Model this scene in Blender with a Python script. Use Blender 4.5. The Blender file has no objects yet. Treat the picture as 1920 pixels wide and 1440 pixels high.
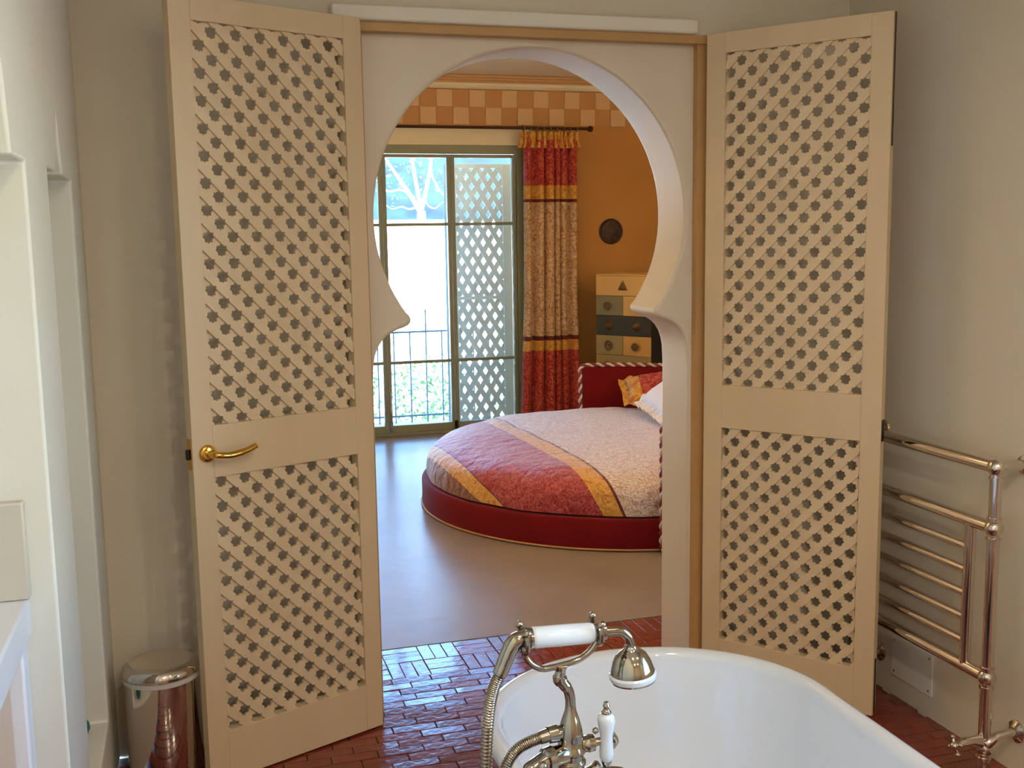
import bpy, bmesh, math, random
from mathutils import Vector, Matrix, noise

random.seed(7)
scene = bpy.context.scene
COL = scene.collection
PI = math.pi

# ------------------------------------------------------------------ camera
CAM_H = 1.6
cam_d = bpy.data.cameras.new('camera')
cam = bpy.data.objects.new('camera', cam_d)
COL.objects.link(cam)
_r = Vector((0.95808, -0.28610, -0.015144))
_u = Vector((0.053233, 0.125827, 0.990623))
_f = Vector((0.281513, 0.949902, -0.135783))
_m = Matrix((( _r.x, _u.x, -_f.x, 0), (_r.y, _u.y, -_f.y, 0), (_r.z, _u.z, -_f.z, CAM_H), (0, 0, 0, 1)))
cam.matrix_world = _m
cam_d.sensor_fit = 'HORIZONTAL'
cam_d.sensor_width = 36.0
cam_d.lens = 2019.96 / 1920 * 36.0
cam_d.clip_start = 0.02
cam_d.clip_end = 500
scene.camera = cam

# ------------------------------------------------------------------ light
SKY_STRENGTH = 0.5
SUN_STRENGTH = 5.0
EXPOSURE = 2.8
LAMP_POWER = 1.9
FILL_UPLIGHT_POWER = 5.4
scene.view_settings.view_transform = 'Standard'
scene.view_settings.look = 'None'
scene.view_settings.gamma = 1.0
scene.view_settings.use_curve_mapping = False
scene.view_settings.exposure = EXPOSURE

world = bpy.data.worlds.new('sky')
scene.world = world
world.use_nodes = True
wn = world.node_tree.nodes
wl = world.node_tree.links
wn.clear()
w_out = wn.new('ShaderNodeOutputWorld')
w_bg = wn.new('ShaderNodeBackground')
w_sky = wn.new('ShaderNodeTexSky')
w_sky.sky_type = 'NISHITA'
w_sky.sun_disc = False
w_sky.sun_elevation = math.radians(48)
w_sky.sun_rotation = math.radians(180)
w_sky.air_density = 1.0
w_sky.dust_density = 0.1
w_sky.ozone_density = 4.0
w_bg.inputs['Strength'].default_value = SKY_STRENGTH
w_hs = wn.new('ShaderNodeHueSaturation')
w_hs.inputs['Saturation'].default_value = 1.2
wl.new(w_sky.outputs[0], w_hs.inputs['Color'])
wl.new(w_hs.outputs[0], w_bg.inputs['Color'])
wl.new(w_bg.outputs[0], w_out.inputs['Surface'])

sun_d = bpy.data.lights.new('sun', 'SUN')
sun_d.energy = SUN_STRENGTH
sun_d.angle = math.radians(0.6)
sun_d.color = (1.0, 0.95, 0.86)
sun = bpy.data.objects.new('sun', sun_d)
COL.objects.link(sun)
sun.rotation_euler = Vector((0.0, 1.0, -1.15)).to_track_quat('-Z', 'Y').to_euler()
sun.location = (2, -20, 20)

def portal(name, loc, sx, sy, direction):
    d = bpy.data.lights.new(name, 'AREA')
    d.shape = 'RECTANGLE'
    d.size = sx
    d.size_y = sy
    d.cycles.is_portal = True
    o = bpy.data.objects.new(name, d)
    COL.objects.link(o)
    o.location = loc
    o.rotation_euler = Vector(direction).to_track_quat('-Z', 'Z').to_euler()
    return o

portal('portal_bedroom_window', (1.47, 8.72, 1.16), 2.4, 2.36, (0, -1, 0))
portal('portal_bathroom_window', (2.44, 0.55, 1.525), 1.55, 1.4, (-1, 0, 0))

# ------------------------------------------------------------------ materials
def S(r, g, b):
    def c(v):
        v /= 255.0
        return v / 12.92 if v <= 0.04045 else ((v + 0.055) / 1.055) ** 2.4
    return (c(r), c(g), c(b), 1.0)

MATS = {}

def base_mat(name):
    m = bpy.data.materials.new(name)
    m.use_nodes = True
    nt = m.node_tree
    return m, nt, nt.nodes, nt.links, nt.nodes['Principled BSDF']

def pmat(name, c1, c2=None, scale=6.0, detail=4.0, rough=0.5, rough2=None, metal=0.0, bump=0.0, bump_scale=None,
         coat=0.0, spec=0.5, sheen=0.0, stretch=(1, 1, 1), rand=0.0, bump_dist=0.01, subsurface=0.0):
    m, nt, N, L, p = base_mat(name)
    if c2 is None:
        c2 = c1
    tc = N.new('ShaderNodeTexCoord')
    mp = N.new('ShaderNodeMapping')
    mp.inputs['Scale'].default_value = stretch
    L.new(tc.outputs['Object'], mp.inputs['Vector'])
    nz = N.new('ShaderNodeTexNoise')
    nz.inputs['Scale'].default_value = scale
    nz.inputs['Detail'].default_value = detail
    L.new(mp.outputs[0], nz.inputs['Vector'])
    rp = N.new('ShaderNodeValToRGB')
    rp.color_ramp.elements[0].position = 0.25
    rp.color_ramp.elements[1].position = 0.75
    rp.color_ramp.elements[0].color = c1
    rp.color_ramp.elements[1].color = c2
    L.new(nz.outputs['Fac'], rp.inputs[0])
    col = rp.outputs[0]
    if rand > 0:
        oi = N.new('ShaderNodeObjectInfo')
        mr = N.new('ShaderNodeMapRange')
        mr.inputs['To Min'].default_value = 1 - rand
        mr.inputs['To Max'].default_value = 1 + rand
        L.new(oi.outputs['Random'], mr.inputs['Value'])
        hs = N.new('ShaderNodeHueSaturation')
        L.new(mr.outputs[0], hs.inputs['Value'])
        L.new(col, hs.inputs['Color'])
        col = hs.outputs[0]
    L.new(col, p.inputs['Base Color'])
    p.inputs['Roughness'].default_value = rough
    if rough2 is not None:
        mr2 = N.new('ShaderNodeMapRange')
        mr2.inputs['From Min'].default_value = 0.2
        mr2.inputs['From Max'].default_value = 0.8
        mr2.inputs['To Min'].default_value = rough
        mr2.inputs['To Max'].default_value = rough2
        L.new(nz.outputs['Fac'], mr2.inputs['Value'])
        L.new(mr2.outputs[0], p.inputs['Roughness'])
    p.inputs['Metallic'].default_value = metal
    p.inputs['Specular IOR Level'].default_value = spec
    p.inputs['Coat Weight'].default_value = coat
    p.inputs['Coat Roughness'].default_value = 0.08
    p.inputs['Sheen Weight'].default_value = sheen
    if bump > 0:
        nb = N.new('ShaderNodeTexNoise')
        nb.inputs['Scale'].default_value = bump_scale or scale * 4
        nb.inputs['Detail'].default_value = 5
        L.new(mp.outputs[0], nb.inputs['Vector'])
        bp = N.new('ShaderNodeBump')
        bp.inputs['Strength'].default_value = bump
        bp.inputs['Distance'].default_value = bump_dist
        L.new(nb.outputs['Fac'], bp.inputs['Height'])
        L.new(bp.outputs[0], p.inputs['Normal'])
    MATS[name] = m
    return m

WALL = pmat('bath_plaster', S(216, 206, 187), S(223, 214, 197), 2.2, 5, 0.62, bump=0.15, bump_scale=9, bump_dist=0.02)
NICHE = pmat('niche_plaster', S(226, 219, 200), S(232, 226, 210), 2.5, 5, 0.5, bump=0.15, bump_scale=10, bump_dist=0.02)
ARCHM = pmat('arch_plaster', S(222, 208, 186), S(228, 216, 196), 3, 5, 0.42, bump=0.12, bump_scale=7, bump_dist=0.02)
CORN = pmat('cornice_plaster', S(232, 226, 212), S(236, 230, 218), 3, 4, 0.6)
WOOD = pmat('honey_painted_wood', S(220, 195, 157), S(226, 202, 166), 9, 5, 0.42, bump=0.05, bump_scale=60, stretch=(1, 1, .15))
SLATM = pmat('honey_lattice_wood', S(224, 200, 163), S(231, 209, 174), 14, 5, 0.5, rand=0.03)
FRAMEW = pmat('tan_frame_wood', S(190, 148, 92), S(200, 158, 102), 6, 4, 0.45)
BRASS = pmat('polished_brass', S(226, 178, 84), S(232, 188, 96), 5, 2, 0.16, metal=1.0)
CHROME = pmat('aged_nickel', S(164, 154, 138), S(174, 166, 152), 8, 3, 0.10, metal=1.0)
CHROME2 = pmat('polished_chrome', S(216, 206, 194), S(222, 214, 204), 8, 3, 0.07, metal=1.0)
DARKMET = pmat('dark_metal', S(48, 40, 34), S(58, 48, 40), 8, 3, 0.35, metal=0.8)
CERAMIC = pmat('white_ceramic', S(208, 213, 218), None, 4, 2, 0.12, coat=0.6)
ENAMEL = pmat('white_enamel', S(216, 221, 229), S(220, 225, 232), 3, 2, 0.10, coat=0.7)
ENAMEL_OUT = pmat('cream_enamel', S(236, 226, 204), S(240, 231, 212), 3, 2, 0.2, coat=0.4)
TILE = pmat('bejmat_tile', S(112, 42, 30), S(134, 56, 40), 30, 4, 0.10, rough2=0.22, coat=0.5, bump=0.35, bump_scale=45, rand=0.16, bump_dist=0.004)
TILE_F = pmat('bejmat_tile_far', S(112, 42, 30), S(134, 56, 40), 12, 4, 0.12, rough2=0.24, coat=0.4, bump=0.25, bump_scale=40, bump_dist=0.004)
GROUT = pmat('dark_grout', S(64, 34, 28), S(78, 44, 34), 20, 3, 0.7)
CONC = pmat('waxed_concrete', S(140, 124, 112), S(152, 135, 122), 2.2, 6, 0.27, spec=0.07, bump=0.12, bump_scale=14, bump_dist=0.012)
OCHRE = pmat('ochre_plaster', S(204, 144, 74), S(212, 153, 83), 2, 5, 0.7)
OCHRE_D = pmat('ochre_recess', S(206, 152, 94), S(211, 158, 100), 3, 4, 0.7)
BLOCK = pmat('beige_plaster_block', S(226, 186, 136), S(230, 192, 144), 6, 4, 0.65)
CREAM = pmat('cream_plaster', S(244, 230, 196), S(246, 234, 204), 3, 4, 0.6)
MOULD = pmat('brown_moulding', S(206, 160, 108), S(212, 168, 116), 5, 3, 0.5)
BEDCEIL = pmat('bedroom_ceiling', S(244, 228, 196), S(246, 232, 204), 3, 3, 0.7)
SAGE = pmat('sage_painted_wood', S(142, 146, 120), S(150, 154, 128), 8, 4, 0.4)
SHUTM = pmat('pale_shutter_paint', S(230, 230, 218), S(236, 236, 226), 8, 4, 0.5)
SHUTB = pmat('pale_blue_shutter_paint', S(176, 204, 216), S(186, 212, 222), 8, 4, 0.5)
IRON = pmat('blue_grey_iron', S(84, 104, 106), S(96, 116, 118), 10, 3, 0.5, metal=0.2)
VELVET = pmat('red_velvet', S(108, 2, 10), S(120, 5, 15), 4, 4, 0.8, sheen=0.08, spec=0.2, bump=0.08, bump_scale=150)
MATTRESS = pmat('mattress_cloth', S(226, 214, 200), S(232, 222, 210), 6, 3, 0.8)
ROPE_W = pmat('pale_rope', S(232, 212, 200), S(238, 220, 210), 30, 3, 0.8, bump=0.3, bump_scale=200)
ROPE_R = pmat('dark_red_rope', S(142, 58, 62), S(156, 72, 74), 30, 3, 0.8, bump=0.3, bump_scale=200)
RODM = pmat('dark_bronze_rod', S(62, 34, 20), S(74, 42, 26), 10, 3, 0.4, metal=0.3)
DISC = pmat('dark_carved_disc', S(54, 38, 32), S(84, 62, 50), 24, 5, 0.5, bump=0.4, bump_scale=30, bump_dist=0.02)
D_CREAM = pmat('drawer_cream', S(236, 190, 110), S(240, 196, 118), 6, 3, 0.5)
D_OCHRE = pmat('drawer_ochre', S(226, 172, 92), S(230, 178, 98), 6, 3, 0.5)
D_KHAKI = pmat('drawer_khaki', S(166, 148, 96), S(172, 154, 104), 6, 3, 0.5)
D_GREEN = pmat('drawer_grey_green', S(146, 138, 104), S(152, 144, 110), 6, 3, 0.5)
D_SLATE = pmat('drawer_slate', S(66, 66, 60), S(72, 72, 66), 6, 3, 0.5)
D_BLACK = pmat('chest_black', S(26, 24, 22), S(30, 28, 26), 6, 3, 0.5)
KNOB = pmat('dark_wood_knob', S(104, 74, 50), S(120, 88, 60), 20, 3, 0.45)
WHITEP = pmat('white_wall_plate', S(222, 220, 216), S(228, 226, 222), 5, 3, 0.5)
COUNTER = pmat('counter_plaster', S(232, 230, 232), S(238, 236, 238), 4, 3, 0.4)
SPLASH = pmat('splash_plaster', S(204, 192, 172), S(212, 200, 180), 5, 4, 0.5)
VANITY = pmat('vanity_wood', S(226, 194, 160), S(232, 202, 170), 5, 4, 0.5)
TEAL = pmat('teal_glaze', S(10, 112, 112), S(16, 128, 126), 8, 3, 0.2, coat=0.5)
PLASTIC = pmat('grey_plastic', S(206, 200, 190), None, 4, 2, 0.5)
BLACKP = pmat('black_plastic', S(22, 20, 20), None, 4, 2, 0.45)
PILLOW_W = pmat('white_pillow_cloth', S(240, 232, 230), S(246, 240, 240), 6, 3, 0.8)
BARK = pmat('pale_bark', S(214, 206, 190), S(238, 232, 220), 6, 4, 0.8)
LEAF = pmat('pale_green_leaf', S(110, 140, 70), S(140, 165, 90), 3, 2, 0.6)
LEAF2 = pmat('blue_green_leaf', S(74, 118, 96), S(96, 140, 116), 3, 2, 0.6)
GROUND = pmat('pale_gravel', S(222, 216, 200), S(236, 230, 216), 2, 5, 0.9)
HILLM = pmat('haze_blue_hill', S(8, 26, 46), S(30, 62, 72), 0.55, 8, 0.9)  # distance haze and shade are put into the hill's dark blue
STONE = pmat('pale_stone', S(210, 204, 190), S(220, 214, 202), 4, 4, 0.8)
WOODEDGE = pmat('shadowed_edge_wood', S(196, 156, 100), S(204, 164, 108), 7, 4, 0.5)
SOLE = pmat('pale_braid', S(186, 138, 92), S(196, 150, 104), 20, 3, 0.7)

def glass_mat():
    m, nt, N, L, p = base_mat('window_glass')
    N.remove(p)
    out = N['Material Output']
    tr = N.new('ShaderNodeBsdfTransparent')
    tr.inputs['Color'].default_value = (0.95, 0.975, 0.97, 1)
    gl = N.new('ShaderNodeBsdfGlossy')
    gl.inputs['Roughness'].default_value = 0.02
    fr = N.new('ShaderNodeFresnel')
    fr.inputs['IOR'].default_value = 1.45
    mx = N.new('ShaderNodeMixShader')
    L.new(fr.outputs[0], mx.inputs[0])
    L.new(tr.outputs[0], mx.inputs[1])
    L.new(gl.outputs[0], mx.inputs[2])
    L.new(mx.outputs[0], out.inputs['Surface'])
    return m

GLASS = glass_mat()

def band_mat(name, axis, bands, pal, scale=14.0, rough=0.7, sheen=0.15, bump=0.25, coord='Object'):
    """Printed cloth: stops along one local axis pick a palette (ground, motif, accent) for a scrolling floral print."""
    m, nt, N, L, p = base_mat(name)
    tc = N.new('ShaderNodeTexCoord')
    sp = N.new('ShaderNodeSeparateXYZ')
    L.new(tc.outputs[coord], sp.inputs[0])
    lo, hi = bands[0][0], bands[-1][0] + 1.0
    mr = N.new('ShaderNodeMapRange')
    mr.inputs['From Min'].default_value = lo
    mr.inputs['From Max'].default_value = hi
    L.new(sp.outputs[axis], mr.inputs['Value'])
    def ramp(idx):
        r = N.new('ShaderNodeValToRGB')
        r.color_ramp.interpolation = 'CONSTANT'
        el = r.color_ramp.elements
        while len(el) > 1:
            el.remove(el[-1])
        for i, (pos, key) in enumerate(bands):
            x = (pos - lo) / (hi - lo)
            e = el[0] if i == 0 else el.new(x)
            e.position = x
            e.color = pal[key][idx]
        L.new(mr.outputs[0], r.inputs[0])
        return r.outputs[0]
    g, mo, ac = ramp(0), ramp(1), ramp(2)
    nz = N.new('ShaderNodeTexNoise')
    nz.inputs['Scale'].default_value = scale * 0.5
    nz.inputs['Detail'].default_value = 2
    L.new(tc.outputs[coord], nz.inputs['Vector'])
    mixv = N.new('ShaderNodeMixRGB')
    mixv.blend_type = 'LINEAR_LIGHT'
    mixv.inputs[0].default_value = 0.16
    L.new(tc.outputs[coord], mixv.inputs[1])
    L.new(nz.outputs['Color'], mixv.inputs[2])
    vo = N.new('ShaderNodeTexVoronoi')
    vo.feature = 'DISTANCE_TO_EDGE'
    vo.inputs['Scale'].default_value = scale
    L.new(mixv.outputs[0], vo.inputs['Vector'])
    r1 = N.new('ShaderNodeValToRGB')
    r1.color_ramp.elements[0].position = 0.05
    r1.color_ramp.elements[0].color = (1, 1, 1, 1)
    r1.color_ramp.elements[1].position = 0.11
    r1.color_ramp.elements[1].color = (0, 0, 0, 1)
    L.new(vo.outputs['Distance'], r1.inputs[0])
    v2 = N.new('ShaderNodeTexVoronoi')
    v2.inputs['Scale'].default_value = scale * 0.62
    L.new(mixv.outputs[0], v2.inputs['Vector'])
    r2 = N.new('ShaderNodeValToRGB')
    r2.color_ramp.elements[0].position = 0.24
    r2.color_ramp.elements[0].color = (1, 1, 1, 1)
    r2.color_ramp.elements[1].position = 0.34
    r2.color_ramp.elements[1].color = (0, 0, 0, 1)
    L.new(v2.outputs['Distance'], r2.inputs[0])
    m1 = N.new('ShaderNodeMixRGB')
    L.new(r1.outputs[0], m1.inputs[0])
    L.new(g, m1.inputs[1])
    L.new(mo, m1.inputs[2])
    m2 = N.new('ShaderNodeMixRGB')
    L.new(r2.outputs[0], m2.inputs[0])
    L.new(m1.outputs[0], m2.inputs[1])
    L.new(ac, m2.inputs[2])
    L.new(m2.outputs[0], p.inputs['Base Color'])
    p.inputs['Roughness'].default_value = rough
    p.inputs['Sheen Weight'].default_value = sheen
    nb = N.new('ShaderNodeTexNoise')
    nb.inputs['Scale'].default_value = 16
    nb.inputs['Detail'].default_value = 5
    L.new(tc.outputs[coord], nb.inputs['Vector'])
    bp = N.new('ShaderNodeBump')
    bp.inputs['Strength'].default_value = bump
    bp.inputs['Distance'].default_value = 0.04
    L.new(nb.outputs['Fac'], bp.inputs['Height'])
    L.new(bp.outputs[0], p.inputs['Normal'])
    return m

PAL = {
    'red': (S(168, 28, 32), S(206, 96, 70), S(196, 84, 60)),
    'gold': (S(214, 150, 48), S(228, 180, 92), S(200, 120, 40)),
    'line': (S(104, 26, 30), S(104, 26, 30), S(104, 26, 30)),
    'pale': (S(222, 190, 148), S(180, 128, 82), S(204, 160, 116)),
    'brown': (S(130, 70, 48), S(150, 90, 60), S(110, 50, 40)),
    'crimson': (S(152, 16, 34), S(192, 86, 84), S(178, 58, 70)),
    'cream': (S(232, 220, 216), S(196, 156, 146), S(214, 184, 176)),
}
CURTM = band_mat('curtain_print', 'Z', [(-0.1, 'red'), (0.657, 'gold'), (0.745, 'line'), (0.775, 'pale'), (1.866, 'line'),
                                        (1.892, 'gold'), (1.995, 'red')], PAL, scale=19, bump=0.1)
RUFM = band_mat('curtain_ruffle_print', 'Z', [(0, 'gold')], PAL, scale=16, bump=0.1)
DUVM = band_mat('bedspread_print', 'X', [(-1.5, 'brown'), (-1.20, 'gold'), (-1.115, 'line'), (-1.105, 'crimson'), (-0.665, 'gold'),
                                         (-0.565, 'line'), (-0.548, 'cream')], PAL, scale=24, rough=0.5, sheen=0.6, bump=0.6, coord='UV')
PILM = band_mat('patterned_pillow_print', 'X', [(-0.5, 'gold'), (-0.12, 'red')], PAL, scale=14, bump=0.3)

# ------------------------------------------------------------------ mesh helpers
class MB:
    def __init__(self):
        self.v = []
        self.f = []

    def add(self, vs, fs):
        o = len(self.v)
        self.v += [Vector(a) for a in vs]
        self.f += [tuple(i + o for i in f) for f in fs]
        return self

    def box(self, x0, x1, y0, y1, z0, z1, M=None):
        vs = [Vector((x, y, z)) for z in (z0, z1) for y in (y0, y1) for x in (x0, x1)]
        if M:
            vs = [M @ a for a in vs]
        return self.add(vs, [(0, 2, 3, 1), (4, 5, 7, 6), (0, 1, 5, 4), (2, 6, 7, 3), (0, 4, 6, 2), (1, 3, 7, 5)])

    def prism(self, poly, d0, d1, mapf):
        """poly: 2D outline; mapf(a, b, d) -> 3D point."""
        n = len(poly)
        vs = [mapf(a, b, d0) for a, b in poly] + [mapf(a, b, d1) for a, b in poly]
        fs = [tuple(range(n)), tuple(range(2 * n - 1, n - 1, -1))]
        fs += [(i, i + n, (i + 1) % n + n, (i + 1) % n) for i in range(n)]
        return self.add(vs, fs)

    def tube(self, pts, rad, seg=12, cap=True, closed=False):
        pts = [Vector(a) for a in pts]
        n = len(pts)
        if not hasattr(rad, '__len__'):
            rad = [rad] * n
        tang = []
        for i in range(n):
            a = pts[max(i - 1, 0)] if not closed else pts[i - 1]
            b = pts[min(i + 1, n - 1)] if not closed else pts[(i + 1) % n]
            t = b - a
            tang.append(t.normalized() if t.length > 1e-9 else Vector((0, 0, 1)))
        up = Vector((0, 0, 1)) if abs(tang[0].z) < 0.9 else Vector((1, 0, 0))
        nrm = (up - tang[0] * up.dot(tang[0])).normalized()
        vs = []
        for i in range(n):
            nrm = (nrm - tang[i] * nrm.dot(tang[i]))
            nrm.normalize()
            bi = tang[i].cross(nrm)
            for k in range(seg):
                a = 2 * PI * k / seg
                vs.append(pts[i] + (nrm * math.cos(a) + bi * math.sin(a)) * rad[i])
        fs = []
        m = n if closed else n - 1
        for i in range(m):
            for k in range(seg):
                a, b = i * seg + k, i * seg + (k + 1) % seg
                c, d = ((i + 1) % n) * seg + (k + 1) % seg, ((i + 1) % n) * seg + k
                fs.append((a, b, c, d))
        if cap and not closed:
            fs.append(tuple(range(seg - 1, -1, -1)))
            fs.append(tuple((n - 1) * seg + k for k in range(seg)))
        return self.add(vs, fs)

    def lathe(self, prof, seg=32, M=None, cap=True):
        """prof: list of (r, z), spun about local z."""
        M = M or Matrix.Identity(4)
        vs, fs = [], []
        n = len(prof)
        for r, z in prof:
            for k in range(seg):
                a = 2 * PI * k / seg
                vs.append(M @ Vector((r * math.cos(a), r * math.sin(a), z)))
        for i in range(n - 1):
            for k in range(seg):
                fs.append((i * seg + k, i * seg + (k + 1) % seg, (i + 1) * seg + (k + 1) % seg, (i + 1) * seg + k))
        if cap:
            fs.append(tuple(range(seg - 1, -1, -1)))
            fs.append(tuple((n - 1) * seg + k for k in range(seg)))
        return self.add(vs, fs)

    def ball(self, c, r, seg=16, sc=(1, 1, 1)):
        pr = []
        k = seg // 2
        for i in range(k + 1):
            a = -PI / 2 + PI * i / k
            pr.append((max(math.cos(a), 0.02) * r, math.sin(a) * r))
        return self.lathe(pr, seg, Matrix.Translation(Vector(c)) @ Matrix.Diagonal((*sc, 1)))

ROOT = {}   # object name -> matrix that takes world coordinates into the thing's own frame

def _link(o):
    COL.objects.link(o)
    return o

def build(name, mb, mat, parent=None, base=None, smooth=40, bevel=0.0, bseg=2, merge=False, local=False):
    """One mesh object. Coordinates are in world space unless local is set; base is the origin of a one-mesh thing."""
    if parent is not None:
        inv = ROOT[parent.name]
    else:
        inv = Matrix.Translation(-Vector(base)) if base is not None else Matrix.Identity(4)
    if local:
        inv = Matrix.Identity(4)
    me = bpy.data.meshes.new(name)
    me.from_pydata([inv @ a for a in mb.v], [], mb.f)
    bm = bmesh.new()
    bm.from_mesh(me)
    if merge:
        bmesh.ops.remove_doubles(bm, verts=bm.verts, dist=1e-5)
    bmesh.ops.recalc_face_normals(bm, faces=bm.faces)
    bm.to_mesh(me)
    bm.free()
    me.materials.append(mat)
    if smooth:
        for pl in me.polygons:
            pl.use_smooth = True
        me.set_sharp_from_angle(angle=math.radians(smooth))
    o = _link(bpy.data.objects.new(name, me))
    if parent is not None:
        o.parent = parent
        ROOT[o.name] = inv if not local else ROOT[parent.name]
    elif base is not None:
        o.location = base
        ROOT[o.name] = inv
    else:
        ROOT[o.name] = inv
    if bevel > 0:
        md = o.modifiers.new('edges', 'BEVEL')
        md.width = bevel
        md.segments = bseg
        md.limit_method = 'ANGLE'
        md.angle_limit = math.radians(50)
        md.harden_normals = False
    return o

def tag(o, label=None, cat=None, group=None, kind=None):
    if label:
        o['label'] = label
    if cat:
        o['category'] = cat
    if group:
        o['group'] = group
    if kind:
        o['kind'] = kind
    return o

def thing(name, loc, label, cat, rotz=0.0, group=None, kind=None):
    o = _link(bpy.data.objects.new(name, None))
    o.empty_display_size = 0.1
    o.location = loc
    o.rotation_euler = (0, 0, rotz)
    M = Matrix.Translation(Vector(loc)) @ Matrix.Rotation(rotz, 4, 'Z')
    ROOT[o.name] = M.inverted()
    return tag(o, label, cat, group, kind)

def share(src, parent, loc=(0, 0, 0), rot=(0, 0, 0)):
    o = src.copy()
    COL.objects.link(o)
    o.parent = parent
    o.location = loc
    o.rotation_euler = rot
    ROOT[o.name] = ROOT[parent.name]
    return o

def axis_m(origin, direction):
    q = Vector(direction).to_track_quat('Z', 'Y')
    return Matrix.Translation(Vector(origin)) @ q.to_matrix().to_4x4()

def smoothpath(pts, n=8):
    """Catmull-Rom through the points."""
    pts = [Vector(a) for a in pts]
    out = []
    for i in range(len(pts) - 1):
        p0 = pts[max(i - 1, 0)]
        p1, p2 = pts[i], pts[i + 1]
        p3 = pts[min(i + 2, len(pts) - 1)]
        for k in range(n):
            t = k / n
            out.append(0.5 * ((2 * p1) + (p2 - p0) * t + (2 * p0 - 5 * p1 + 4 * p2 - p3) * t * t + (3 * p1 - p0 - 3 * p2 + p3) * t ** 3))
    out.append(pts[-1])
    return out

def clip_rect(poly, x0, x1, y0, y1):
    def half(ps, inside, cut):
        out = []
        for i, b in enumerate(ps):
            a = ps[i - 1]
            if inside(b):
                if not inside(a):
                    out.append(cut(a, b))
                out.append(b)
            elif inside(a):
                out.append(cut(a, b))
        return out
    def cx(v):
        return lambda a, b: (v, a[1] + (b[1] - a[1]) * (v - a[0]) / (b[0] - a[0]))
    def cy(v):
        return lambda a, b: (a[0] + (b[0] - a[0]) * (v - a[1]) / (b[1] - a[1]), v)
    for ins, ct in ((lambda q: q[0] >= x0, cx(x0)), (lambda q: q[0] <= x1, cx(x1)),
                    (lambda q: q[1] >= y0, cy(y0)), (lambda q: q[1] <= y1, cy(y1))):
        if len(poly) < 3:
            return []
        poly = half(poly, ins, ct)
    return poly

# ================================================================== THE SETTING
XL, XR = -0.29, 2.27          # bathroom side walls
YD = 3.42                     # bathroom face of the wall with the archway
YB = 3.69                     # bedroom face of that wall
YBACK = -2.2
ZC = 2.75
BX0, BX1, YW, BZ = -1.0, 4.2, 8.57, 2.874

# ---- bathroom floor of red glazed bejmat tiles
fl = MB()
fl.box(XL - 0.45, XR, YBACK, YD, -0.15, -0.008)
fl.box(0.2, 2.05, YD, 4.03, -0.15, -0.008)
floor = build('floor', fl, GROUT, base=(1.0, 1.2, 0), smooth=0)
tag(floor, 'red brown glazed brick tile floor of the bathroom', 'floor', kind='structure')

TUB = (0.922, 2.0, 1.01, 0.395, 0.36)   # centre x, y where the far end starts, y where near end starts, half width, end depth

def in_tub(x, y):
    cx, y1, y0, a, e = TUB
    if y > y1:
        return ((x - cx) / a) ** 2 + ((y - y1) / e) ** 2 < 1
    if y < y0:
        return ((x - cx) / a) ** 2 + ((y - y0) / e) ** 2 < 1
    return abs(x - cx) < a

def tile_geo(w, h, M, mb):
    w2, h2, c = w / 2, h / 2, 0.0018
    vs = []
    for (a, b, z) in ((w2, h2, -0.012), (w2, h2, -0.0015), (w2 - c, h2 - c, 0.0)):
        vs += [M @ Vector(q) for q in ((-a, -b, z), (a, -b, z), (a, b, z), (-a, b, z))]
    fs = [(8, 9, 10, 11)]
    for k in range(2):
        for i in range(4):
            fs.append((k * 4 + i, k * 4 + (i + 1) % 4, k * 4 + 4 + (i + 1) % 4, k * 4 + 4 + i))
    mb.add(vs, fs)

TW, TH, GAP = 0.143, 0.0465, 0.0018
spots = []
row = 0
y = YBACK + 0.03
border0 = 4.03 - 3 * (TH + GAP) * 2 - 0.006
yy = border0 - TH / 2
while yy > YBACK:
    x = (XL if yy < YD else 0.2) + (0.07 if row % 2 else 0.0) + random.uniform(-.02, .02)
    while x < (XR - 0.02 if yy < YD else 2.05):
        spots.append((x + TW / 2, yy, 0.0))
        x += TW + GAP
    yy -= TH + GAP
    row += 1
mod = 3 * (TH + GAP)
for bi in range(2):
    yb = border0 + bi * mod
    k = 0
    x = 0.2
    while x < 2.05 - mod:
        if (k + bi) % 2 == 0:
            for j in range(3):
                spots.append((x + mod / 2, yb + (TH + GAP) * (j + 0.5), 0.0))
        else:
            for j in range(3):
                spots.append((x + (TH + GAP) * (j + 0.5), yb + mod / 2, PI / 2))
        x += mod
        k += 1
vis = [s for s in spots if 0.15 < s[0] < 1.75 and s[1] > 2.55 and not in_tub(s[0], s[1])]
vis.sort(key=lambda s: (s[0] - 0.85) ** 2 * 1.6 + (s[1] - 3.45) ** 2)
vis = vis[:300]
visset = set(vis)
tm = MB()
tile_geo(TW, TH, Matrix.Identity(4), tm)
tile0 = None
for s in vis:
    if tile0 is None:
        tile0 = build('tile', tm, TILE, floor, smooth=0, local=True)
        t = tile0
    else:
        t = share(tile0, floor)
    t.location = (s[0] - 1.0, s[1] - 1.2, random.uniform(-0.0012, 0.0008))
    t.rotation_euler = (random.gauss(0, 0.012), random.gauss(0, 0.006), s[2] + random.gauss(0, 0.006))
rest = MB()
for s in spots:
    if s not in visset and not in_tub(s[0], s[1]):
        tile_geo(TW, TH, Matrix.Translation((s[0], s[1], 0)) @ Matrix.Rotation(s[2], 4, 'Z') @
                 Matrix.Rotation(random.gauss(0, 0.01), 4, 'X'), rest)
tr = build('tile_field', rest, TILE_F, floor, smooth=0)
tag(tr, kind='stuff')

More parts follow.
